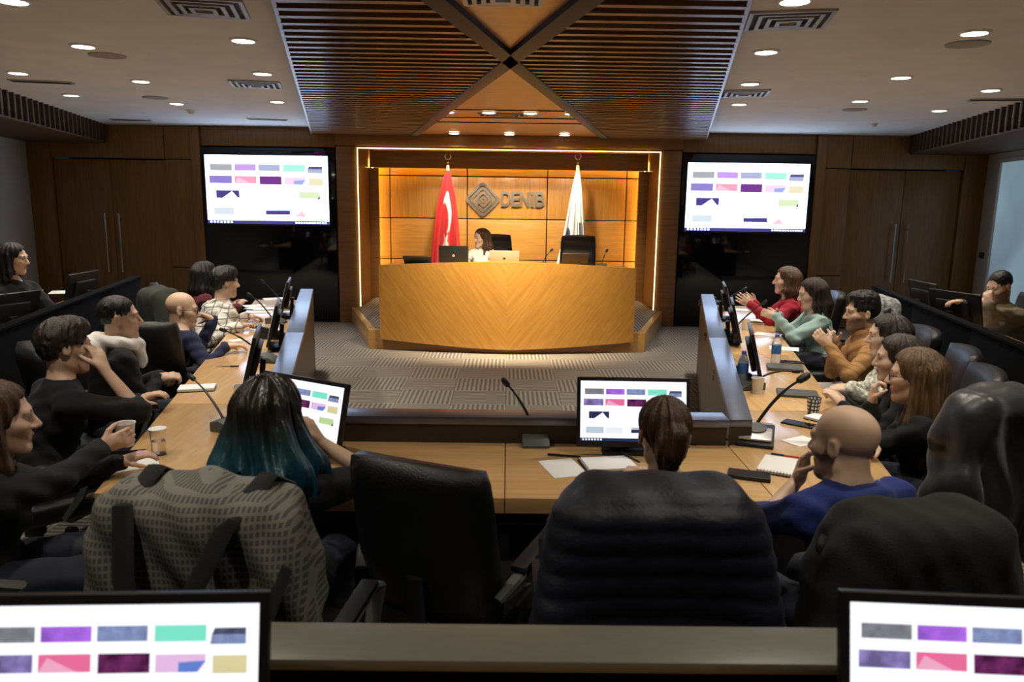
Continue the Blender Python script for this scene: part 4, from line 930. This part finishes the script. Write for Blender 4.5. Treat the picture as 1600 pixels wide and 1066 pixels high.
hd = PW(1318, 692, 2.28); _, i = person('bald bearded man in a blue hoodie resting his face on his hand', hd, (-.35, .94), (-.60, .78, -.06), 20, 0, True, (.62, .42, .28), None, P('brow_dark', (.05, .03, .02), .8), None, 'hoodie', HOODB, h=.006, hood=True, neck=.165, beard=(.12, .06, .035), sleeves=(.12, 1), L=dict(w=PW(1248, 748, 2.52), d=(.15, -.1, .9), n=(.7, -.5, .1), c=1.0, e=(-.8, 0, -.75)), R=dict(w=(1.3, 2.75, .80)), bulk=1.08)
CH_DARK = chair((.97, 2.06, 0), (-.12, 1), 'black leather chair draped with the charcoal jacket behind the bald hoodie man')
# right wing
hd = PW(1228, 438, 7.0); _, i = person('woman in a red sweater with brown hair gesturing over the right wing', hd, (-.95, .2), (-.98, .15, .02), 16, 0, False, (.62, .41, .29), 'long', HBR, dict(len=.17, seed=4, fwd=-.02), 'sweater', REDC, h=.008, L=dict(w=PW(1172, 476, 6.85), d=(-.8, .1, .5), n=(0, 1, .1), c=.35, sp=1.3), R=dict(w=PW(1180, 474, 7.05), d=(-.8, .1, .5), n=(0, -1, .1), c=.35, sp=1.3))
seat(i, 'black leather chair under the woman in red')
hd = PW(1268, 459, 6.2); _, i = person('woman in a mint shirt with dark brown hair, hands together on the right wing', hd, (-.95, .1), (-.96, .05, -.18), 14, 0, False, (.62, .41, .29), 'long', HDB, dict(len=.18, seed=6, fwd=-.03), 'shirt', MINTC, h=.008, L=dict(w=PW(1212, 496, 6.1), d=(-.85, .2, .35), n=(0, 1, -.2), c=.9), R=dict(w=PW(1216, 494, 6.3), d=(-.85, -.2, .35), n=(0, -1, -.2), c=.9), fold=.006)
seat(i, 'black leather chair draped with the black and white patterned coat', back=.10)
mint = i
hd = PW(1346, 489, 5.0); _, i = person('bearded man in a tan quilted jacket with raised hands at the right wing', hd, (-.95, .15), (-.98, .06, -.02), 10, 0, True, (.58, .38, .26), 'quiff', HB, dict(front=.074), 'jacket', TAN, h=.007, trm=cloth('cream_trousers', (.6, .57, .5)), beard=(.07, .04, .028), L=dict(w=PW(1296, 542, 4.85), d=(-.6, .3, .65), n=(.2, .9, .2), c=.8), R=dict(w=PW(1306, 540, 5.05), d=(-.55, -.2, .7), n=(-.2, -.9, .2), c=.8), collar=1.0, fold=.003)
seat(i, 'black leather chair under the man in the tan jacket')
hd = PW(1386, 525, 4.35); _, i = person('woman with dark hair in a cream lace cardigan on the right wing', hd, (-.92, .3), (-.95, .25, -.05), 12, 0, False, (.64, .43, .30), 'long', HDB, dict(len=.15, seed=7, fwd=-.03), 'cardigan', LACE, h=.007, R=dict(w=PW(1330, 606, 4.2), d=(-.9, .3, 0), c=.9), L=dict(w=PW(1325, 610, 4.05), d=(-.9, .2, 0), c=.9))
seat(i, 'black leather chair under the woman in the lace cardigan')
hd = PW(1402, 561, 3.80); _, i = person('dark haired woman in black between the lace cardigan and the light brown haired woman', hd, (-.92, .3), (-.94, .32, -.03), 12, 0, False, (.60, .40, .28), 'long', HDB, dict(len=.22, seed=8), 'sweater', BLACKC, h=.007)
seat(i, 'black leather chair under the dark haired woman in black on the right wing')
hd = PW(1428, 588, 3.38); _, i = person('woman with long light brown hair and glasses in black, hand at her mouth', hd, (-.90, .4), (-.90, .42, -.03), 12, 0, False, (.64, .42, .29), 'long', HLB, dict(len=.37, seed=9, fwd=-.04, cap=1.04, vol=1.15), 'sweater', BLACKC, h=.0065, glasses=True, L=dict(w=PW(1362, 632, 3.40), d=(.1, .1, .9), n=(.8, -.3, .2), c=1.2, e=(-.2, -.1, -1)), R=dict(w=(1.6, 3.2, .80)), sleeves=(.95, 1))
CH_R6 = chair((1.86, 3.28, 0), (-.42, .91), 'black leather chair draped with the dark sheen coat by the right aisle')
# raised tiers
hd = PW(22, 404, 6.3); _, i = person('woman in black with long dark hair at the left tier desk', hd, (.9, -.2), (.90, .1, -.08), 8, .06, False, (.62, .40, .28), 'long', HB, dict(len=.2, seed=10, fwd=-.03), 'sweater', BLACKC, h=.008)
seat(i, 'black leather chair at the left tier desk under the woman in black', .06)
hd = PW(1562, 447, 6.35); _, i = person('man in an olive sweater hiding his mouth behind his fist at the right tier desk', hd, (-.9, -.2), (-.88, -.25, -.35), 22, .06, True, (.58, .38, .26), 'crop', HB, dict(front=.072), 'sweater', OLIVE, h=.0075, beard=(.07, .04, .025), L=dict(w=PW(1486, 466, 6.15), d=(-.9, .2, 0), c=.6), R=dict(w=PW(1549, 475, 6.05), d=(-.1, .35, .8), n=(.6, .5, .2), c=1.3, e=(-.6, -.3, -.8)), bulk=1.1)
seat(i, 'black leather chair at the right tier desk under the man in olive', .06)

# ------------------------------------------------------------------ clothes left on the chairs
def drape(ch, name, label, mat, h=.010, wide=.27, top=1.12, low=.48, disp=None, sleeves=True, puff=0, split=None):
    S = Sdf(); L_ = [(-1, 1), (1, 1)]
    for j in range(9):
        v = j/8; z = top-.07-(top-.07-low)*v; y = -.335+.10*v-.02; hw = (wide-.06)*(.74+.36*min(1, v*2.2)**.6)
        S.cone((-hw, y-.012*v, z), (hw, y-.012*v, z), .068+puff, .068+puff, .05)
    S.cone((-wide+.12, -.27, top-.06), (wide-.12, -.27, top-.06), .065+puff, .065+puff, .05)
    for q in (-1, 1):
        for j in range(4): v = j/3; S.cone((q*(wide-.09+.01*j), -.26+.02*v, top-.085-.12*j), (q*(wide-.04), -.26+.02*v, top-.20-.12*j), .058+puff, .058+puff, .03)
        if sleeves: S.cone((q*(wide-.06), -.33, top-.10), (q*(wide-.0), -.40, low+.25), .052+puff, .052+puff, .03); S.cone((q*wide, -.40, low+.25), (q*(wide-.03), -.39, low-.02), .052+puff, .045+puff, .03)
    o = sdf_obj(name, S, h, mat, None, (0, 0, 0), disp); o.location = ch.location; o.rotation_euler = ch.rotation_euler
    return tag(o, label, 'jacket')
PUFF = P('navy_puffer', (.006, .007, .014), .55, bump=.25, bs=60, sheen=.03)
drape(CH_PUFF, 'puffer_jacket', 'navy quilted puffer jacket hung over the chair of the woman with the bun', PUFF, .009, .275, 1.10, .42, lambda p: -.006*np.abs(np.sin(p[:, 2]*52+1.5*np.abs(p[:, 0])))+.003*np.sin(p @ V(40, 20, 9)), True, .012)
drape(CH_DARK, 'jacket', 'charcoal jacket hung over the chair behind the bald hoodie man', cloth('charcoal_wool', (.013, .013, .011)), .010, .25, 1.11, .40, lambda p: .006*np.sin(p @ V(28, 9, 4)+2*np.sin(p[:, 2]*9))+.002*np.sin(p @ V(70, 30, 50)))
PLAID = band_mat('grey_plaid', (.085, .083, .07), (.20, .195, .165), (('X', 26), ('Z', 17)), thr=.68)
drape(CH_COAT, 'coat', 'grey plaid wool coat draped over the chair behind the teal haired woman', PLAID, .010, .27, 1.14, .42, lambda p: .010*np.sin(p @ V(24, 8, 5)+2.5*np.sin(p[:, 2]*7+1))+.004*np.sin(p @ V(55, 30, 38)))
drape(CH_R6, 'coat', 'dark grey sheen coat draped over the chair by the right aisle', P('sheen_coat', (.022, .023, .025), .36, bump=.3, bs=25, sheen=.2), .010, .26, 1.11, .40, lambda p: .009*np.sin(p @ V(26, 12, 6)+2.5*np.sin(p[:, 2]*8)))
t = thing('backpack', 'dark olive backpack hanging by its straps on the plaid coat chair', 'backpack', CH_COAT.location, CH_COAT.rotation_euler.z)
BPK = cloth('backpack_black', (.010, .010, .009))
S = Sdf().ell((.02, -.50, .52), (.19, .10, .24), None, .02); S.ell((.02, -.56, .44), (.14, .07, .13), None, .03); sdf_obj('bag', S, .012, BPK, t)
for pts in ([(-.14, -.19, 1.10), (-.14, -.27, 1.150), (-.14, -.41, 1.10), (-.11, -.47, .95), (-.06, -.49, .74)], [(.17, -.19, 1.10), (.16, -.27, 1.150), (.13, -.41, 1.09), (.07, -.48, .94), (.03, -.5, .74)], [(.26, -.40, .98), (.22, -.45, .84), (.12, -.5, .76), (.04, -.52, .72)]):
    MB().tube(pts, .028, 10, .28).build('strap', BPK, t)
MB().tube([(-.07, -.50, .76), (-.05, -.50, .82), (.05, -.50, .82), (.08, -.50, .76)], .013, 8).build('grab_handle', BPK, t)
h_ = mint['hip']; f = mint['fwd']
class _C: pass
mc = _C(); mc.location = Vector((h_[0]-f[0]*.10, h_[1]-f[1]*.10, 0)); mc.rotation_euler = (0, 0, math.atan2(-f[0], f[1]))
drape(mc, 'coat', 'black and white patterned coat hung behind the woman in mint', P('tweed', (.20, .20, .20), .9, var=.95, vs=38, bump=.4, bs=50), .012, .25, 1.10, .5, None, False)
drape(CH_L2, 'jacket', 'dark olive jacket hung over the chair of the person in the checked jacket', cloth('olive_jacket', (.022, .024, .016)), .012, .26, 1.11, .5, lambda p: .007*np.sin(p @ V(26, 12, 9)))

# ------------------------------------------------------------------ things on the tables
def mic(base, tip, label, rz=0, silver=False, z=ZT, head_r=.014, sc_=1.0):
    t = thing('microphone', label, 'microphone', (base[0], base[1], z), rz, 'gooseneck conference microphones'); m = Matrix.Rotation(-rz, 3, 'Z')
    bs = MB(); bs.prism([(-.075, 0), (.075, 0), (.075, .045), (.03, .055), (-.05, .03), (-.075, .012)], -.06, .06, R=Matrix(((0, 0, 1), (1, 0, 0), (0, 1, 0)))); bo = bs.build('base', PLASTIC_G if not silver else PLASTIC, t, .006)
    t.scale = (sc_,)*3
    if silver:
        pl_ = MB().box((0, -.01, .040), (.105, .12, .008), rot('X', 13)).build('top_plate', SILVER, t, .003); lpart('speaker', [(.034, 0), (.034, .005)], PLASTIC_G, t, (0, 0, .046), 24, rot('X', 13))
    e = m @ (Vector([float(x) for x in tip])-Vector((base[0], base[1], z)))/sc_; b = Vector((0, .045, .05)); md = b.lerp(e, .45)+Vector((0, 0, .04))
    q = [b*(1-u)**2+2*md*u*(1-u)+e*u*u for u in np.linspace(0, 1, 14)]
    MB().tube(q, [.006]*9+[.0045]*5, 8).build('gooseneck', PLASTIC, t)
    d = (q[-1]-q[-3]).normalized(); MB().tube([q[-1]-d*.012, q[-1]-d*.004, q[-1]+d*.018, q[-1]+d*.034, q[-1]+d*.040], [.006, head_r*.9, head_r, head_r*.8, head_r*.2], 12).build('foam_head', PLASTIC, t)
def CP(px, py, z=ZT): return at_z(px, py, z)
b = CP(836, 693); mic(b, at_y(793, 601, b[1]+.02), 'dark gooseneck microphone in the middle of the centre table', math.radians(2))
b = CP(1180, 690); mic(b, at_y(1250, 594, b[1]+.06), 'silver gooseneck microphone at the right corner beside the bald hoodie man', math.radians(-20), True, sc_=1.35)
b = CP(1170, 607); mic(b, at_y(1240, 580, b[1]-.05), 'gooseneck microphone bent low over the right wing beside the paper cup', math.radians(-80))
b = CP(1135, 528); mic(b, at_y(1192, 474, b[1]-.1), 'gooseneck microphone on the right wing pointing at the woman in mint', math.radians(-80))
b = CP(1118, 486); mic(b, at_y(1162, 452, b[1]), 'gooseneck microphone on the right wing pointing at the woman in red', math.radians(-80))
b = CP(362, 672); mic(b, at_y(302, 592, b[1]+.25), 'gooseneck microphone on the left wing pointing at the young man with the white hood', math.radians(70))
b = CP(418, 565); mic(b, at_y(352, 517, b[1]-.05), 'gooseneck microphone on the left wing pointing at the bald man with glasses', math.radians(80))
b = CP(448, 482); mic(b, at_y(412, 441, b[1]), 'gooseneck microphone on the left wing near the glass panel', math.radians(80))
b = CP(432, 505); mic(b, at_y(392, 462, b[1]), 'gooseneck microphone on the left wing pointing at the checked jacket', math.radians(80))
ZD = 1.0
for px, tx, ty, lb in ((848, 861, 392, 'gooseneck microphone on the speakers desk beside the silver laptop'), (940, 948, 393, 'gooseneck microphone on the speakers desk beside the empty chair')):
    c = at_y(px, 408, 9.55); mic((c[0], 9.55), (at_y(tx, ty, 9.6)[0], 9.62, at_y(tx, ty, 9.6)[2]), lb, math.pi, z=ZD, head_r=.016)

def cup(c, label, mat=CARDB, r=.036, hh=.088, marks=False):
    t = thing('paper_cup', label, 'cup', c, 0, 'paper cups')
    w_ = MB().lathe([(r*.72, 0), (r, hh), (r*1.06, hh+.003), (r*.97, hh+.002), (r*.70, .006)], n=24).build('cup_wall', mat, t); lpart('drink', [(r*.9, hh*.7), (r*.9, hh*.72)], P('tea_'+label[:8], (.09, .035, .012), .15), t)
    return t
PRINT = band_mat('printed_cup', (.78, .75, .68), (.05, .05, .05), (('Z', 16), ('X', 20)), thr=.62)
cup(CP(1183, 615), 'plain paper cup beside the bottle on the right wing'); cup(CP(1270, 648), 'paper cup printed with dark lettering on the right wing', PRINT); cup(CP(377, 628), 'plain paper cup beside the left wing monitor'); 
c = CP(1164, 515); cup(c, 'pale paper cup before the woman in mint'); c = at_z(62, 468, .801); cup((c[0], c[1], .801), 'paper cup on the left tier desk before the woman in black')
wr, dd = cup_hand[2], nrm(cup_hand[3]); cpos = wr+dd*.085+V(-.02, .045, -.045); cup(cpos, 'white paper cup held in the hand of the long haired woman in black')
def bottle(c, label):
    t = thing('water_bottle', label, 'bottle', c, 0, 'water bottles'); G_ = bpy.data.materials.get('bottle_clear') or P('bottle_clear', (.9, .95, 1), .12, trans=.8, ior=1.15)
    lpart('bottle_wall', [(.028, 0), (.031, .01), (.031, .06), (.028, .07), (.031, .08), (.031, .15), (.022, .178), (.0125, .19), (.0125, .20)], G_, t, n=20); lpart('label', [(.0318, .085), (.0318, .145)], P('bottle_label', (.05, .16, .42), .5, var=.5, vs=40), t, n=20); lpart('cap', [(.0145, .196), (.0145, .214), (.012, .216)], P('bottle_cap', (.10, .12, .55), .4), t, n=16)
bottle(CP(1159, 604), 'clear water bottle with blue cap near the ledge, beside the paper cup'); bottle(CP(1211, 572), 'clear water bottle with blue cap in the middle of the right wing')
def flat(name, label, cat, c, d, rz, mat, z=ZT, bevel=.001, grp=None):
    o = part(name, (0, 0, d[2]/2), d, mat, None, bevel); o.location = (c[0], c[1], z+.0005); o.rotation_euler.z = rz; return tag(o, label, cat, grp)
A4 = (.148, .21, .002)
def phone(c, rz, label, z=ZT, d=(.075, .155, .009)):
    t = thing('phone', label, 'phone', (c[0], c[1], z+.0005), rz); part('case', (0, 0, d[2]/2), d, PLASTIC, t, .003); part('phone_screen', (0, 0, d[2]+.0003), (d[0]-.008, d[1]-.012, .0008), GLASS_BLACK, t)
def notebook(c, rz, label, z=ZT, spiral=True, d=(.15, .21, .012), cm=None):
    t = thing('notebook', label, 'notebook', (c[0], c[1], z+.0005), rz); part('cover', (0, 0, .002), (d[0]+.006, d[1]+.006, .003), cm or PLASTIC, t, .001); part('pages', (0, 0, d[2]/2+.003), (d[0], d[1], d[2]-.002), PAPER if cm is None else cm, t, .001)
    if spiral:
        for k in range(12): MB().tube([(-d[0]/2+(k+.5)*d[0]/12, -d[1]/2+.008*math.cos(a), .008+.010*math.sin(a)) for a in np.linspace(0, 2*math.pi, 9)], .0011, 5).build('ring', PLASTIC, t)
    return t
def pen(c, rz, label, mat, z=ZT):
    t = thing('pen', label, 'pen', (c[0], c[1], z+.006), rz); MB().tube([(0, -.07, 0), (0, -.06, 0), (0, .065, 0)], [.0012, .0045, .0045], 8).build('barrel', mat, t); MB().tube([(0, .02, .0005), (0, .072, .0005)], .0052, 8).build('cap', PLASTIC, t)
flat('paper_sheet', 'loose white sheet on the centre table beside a pen', 'paper', CP(880, 732), A4, math.radians(16), PAPER); pen(CP(882, 714), math.radians(80), 'dark pen above the loose sheet on the centre table', PLASTIC)
notebook(CP(950, 728), math.radians(-80), 'open white notebook half hidden by the woman with the bun'); pen(CP(985, 722), math.radians(25), 'black pen lying on the open notebook', PLASTIC, ZT+.014)
notebook(CP(1218, 731), math.radians(-28), 'open spiral notebook before the bald hoodie man'); pen(CP(1232, 720), math.radians(65), 'red and black pen on the spiral notebook', P('pen_red', (.5, .02, .02), .4), ZT+.014)
phone(CP(1170, 746), math.radians(70), 'black phone in a wallet case lying by the spiral notebook', d=(.085, .165, .016)); phone(CP(1248, 664), math.radians(50), 'dark phone with a strap lying near the printed cup'); MB().tube([tuple(CP(1232, 655)-V(0, 0, -.004)), tuple(CP(1222, 658)-V(0, 0, -.004)), tuple(CP(1212, 661)-V(0, 0, -.004))], .004, 6).build('_tmp', PLASTIC) if 0 else None
notebook(CP(1284, 657), math.radians(40), 'small closed notebook beside the printed cup', spiral=False, d=(.10, .14, .014)); flat('paper_sheet', 'small white sheet on the right wing beside the bald hoodie man', 'paper', CP(1252, 690), (.11, .15, .002), math.radians(-60), PAPER)
notebook(CP(1246, 617), math.radians(75), 'black closed folder on the right wing before the light brown haired woman', spiral=False, d=(.16, .22, .012), cm=PLASTIC_G); notebook(CP(1226, 577), math.radians(75), 'grey notebook with a phone on it before the man in tan', spiral=False, d=(.16, .22, .018), cm=PLASTIC_G); phone(CP(1236, 572), math.radians(75), 'phone lying on the grey notebook before the man in tan', ZT+.021)
flat('paper_sheet', 'white papers on the right wing beside the standing bottle', 'paper', CP(1225, 545), A4, math.radians(70), PAPER); flat('paper_sheet', 'white sheet on the right wing before the woman in mint', 'paper', CP(1200, 523), A4, math.radians(60), PAPER); notebook(CP(1190, 503), math.radians(80), 'open white notebook before the woman in mint', spiral=True); flat('paper_sheet', 'white sheet on the right wing before the woman in red', 'paper', CP(1152, 484), A4, math.radians(80), PAPER)
notebook(CP(308, 609), math.radians(-75), 'white notepad under the gooseneck microphone on the left wing', spiral=False, d=(.12, .19, .016)); pen(CP(355, 574), math.radians(-85), 'silver pen on the left wing beside the monitor', CHROME)
flat('paper_sheet', 'narrow white sheet before the bald man with glasses', 'paper', CP(374, 508), (.08, .2, .002), math.radians(-70), PAPER); flat('paper_sheet', 'small white note at the elbow of the bald man with glasses', 'paper', CP(371, 532), (.09, .12, .002), math.radians(-40), PAPER)
for k, (px, py, a) in enumerate(((398, 478, -60), (408, 488, -80), (402, 483, -100), (414, 484, -70))): flat('paper_sheet', 'white sheet in the scatter of papers before the checked jacket', 'paper', CP(px, py), A4, math.radians(a), PAPER, ZT+.0025*k, grp='scattered papers before the checked jacket')
flat('paper_sheet', 'white sheet at the far end of the left wing', 'paper', CP(428, 467), A4, math.radians(-60), PAPER)
phone(CP(196, 712), math.radians(-70), 'black phone beside the glass tumbler at the left corner'); flat('paper_sheet', 'white sheet under the black phone at the left corner', 'paper', CP(203, 727), A4, math.radians(-60), PAPER, ZT-.0004)
t = thing('tumbler', 'clear glass tumbler of water with a paper lid at the left corner', 'glass', CP(249, 710)); GLS = P('clear_glass', (1, .97, .92), .04, trans=.95, ior=1.3)
lpart('glass_wall', [(.028, 0), (.033, .11), (.031, .11), (.026, .006)], GLS, t, n=28); lpart('water', [(.0255, .008), (.028, .06)], P('water', (.95, .97, 1), .02, trans=1, ior=1.33), t, n=28); lpart('paper_lid', [(.036, .111), (.036, .114)], PAPER, t, n=28)
c = at_z(95, 457, .801); flat('paper_sheet', 'white papers on the left tier desk before the woman in black', 'paper', c, (.2, .28, .004), .4, PAPER, .801); c = at_z(1470, 478, .801); flat('paper_sheet', 'white sheet on the right tier desk before the man in olive', 'paper', (c[0]+.1, c[1]), (.15, .2, .003), .3, PAPER, .801)
c = at_z(1435, 463, .801); cup((c[0]+.12, c[1], .801), 'small paper cup on the right tier desk beside the monitor')
# laptops on the speakers desk
def laptop(px, Y, label, mat, w_=.36, ang=105, emblem=None, z=ZD, ht=.24):
    c = at_y(px, 405, Y); t = thing('laptop', label, 'laptop', (c[0], Y, z), math.radians(180)); part('keyboard_base', (0, 0, .009), (w_, ht, .016), mat, t, .004)
    R_ = rot('X', -(ang-90)); c2 = Vector((0, ht/2, .018))+R_ @ Vector((0, 0, ht/2)); l_ = MB().box(c2, (w_, .009, ht), R_).build('lid', mat, t, .003)
    MB().box(c2+R_ @ Vector((0, -.006, 0)), (w_-.03, .002, ht-.03), R_).build('display', GLASS_BLACK, t)
    if emblem: MB().lathe([(.017, 0), (.017, .002)], c2+R_ @ Vector((0, .0046, 0)), 16, R_ @ rot('X', -90)).build('lid_badge', emblem, l_)
laptop(710, 9.52, 'black laptop with a pale round badge beside the woman in white', PLASTIC, .36, 100, SILVER); laptop(656, 9.5, 'low black laptop half closed at the end of the speakers desk', PLASTIC, .34, 150); laptop(788, 9.56, 'silver laptop open before the woman in white', SILVER, .36, 128, PLASTIC); laptop(896, 9.55, 'dark brown laptop before the empty stage chair', P('brown_lid', (.05, .03, .022), .4), .32, 135)
# black desk boxes and cables by the ledges
def termbox(c, rz, label): t = thing('desk_phone', label, 'phone', (c[0], c[1], ZT), rz); MB().prism([(-.09, 0), (.09, 0), (.09, .07), (-.09, .03)], -.08, .08, R=Matrix(((0, 0, 1), (1, 0, 0), (0, 1, 0)))).build('phone_body', PLASTIC, t, .006); MB().box((-.05, 0, .07), (.045, .19, .03), rot('X', 12)).build('handset', PLASTIC, t, .01); MB().box((.03, -.01, .052), (.07, .10, .004), rot('X', 12)).build('keypad', PLASTIC_G, t)
for px, py, rz, lb in ((424, 528, 1.4, 'black desk phone on the left wing behind the monitor of the bald man'), (1143, 598, -1.4, 'black desk phone by the right ledge beside the water bottle'), (1122, 535, -1.4, 'black desk phone by the right ledge before the woman in mint'), (1108, 480, -1.4, 'black desk phone by the right ledge near the glass panel')): termbox(CP(px, py), rz, lb)
def cable(pts, label): o = MB().tube([tuple(CP(x, y)+V(0, 0, .005+dz)) for x, y, dz in pts], .005, 6).build('cable', PLASTIC, None); tag(o, label, 'cable')
cable([(858, 688, 0), (885, 676, .01), (905, 688, .0), (890, 694, .012), (880, 684, .02), (915, 690, 0), (935, 691, 0)], 'black cable coiled between the centre microphone and the lit monitor'); cable([(1086, 697, 0), (1110, 691, 0), (1135, 688, 0), (1150, 688, 0)], 'black cable running from the centre monitor to the silver microphone')
t = thing('cable_hub', 'small black cable outlet on the centre table beside the microphone', 'outlet', CP(798, 688)); MB().box((0, 0, .01), (.06, .05, .02)).build('outlet_box', PLASTIC, t, .005); MB().tube([(0, 0, .02), (.01, .01, .06), (.03, .03, .03)], .006, 6).build('plug_lead', PLASTIC, t)
# side words: the room's two sides are told apart by the flag that stands on each
for o in bpy.data.objects:
    for k_ in ('label', 'group'):
        if k_ in o: o[k_] = ' '.join({'left': 'red-flag-side', 'right': 'white-flag-side'}.get(x_, x_) for x_ in o[k_].split(' '))
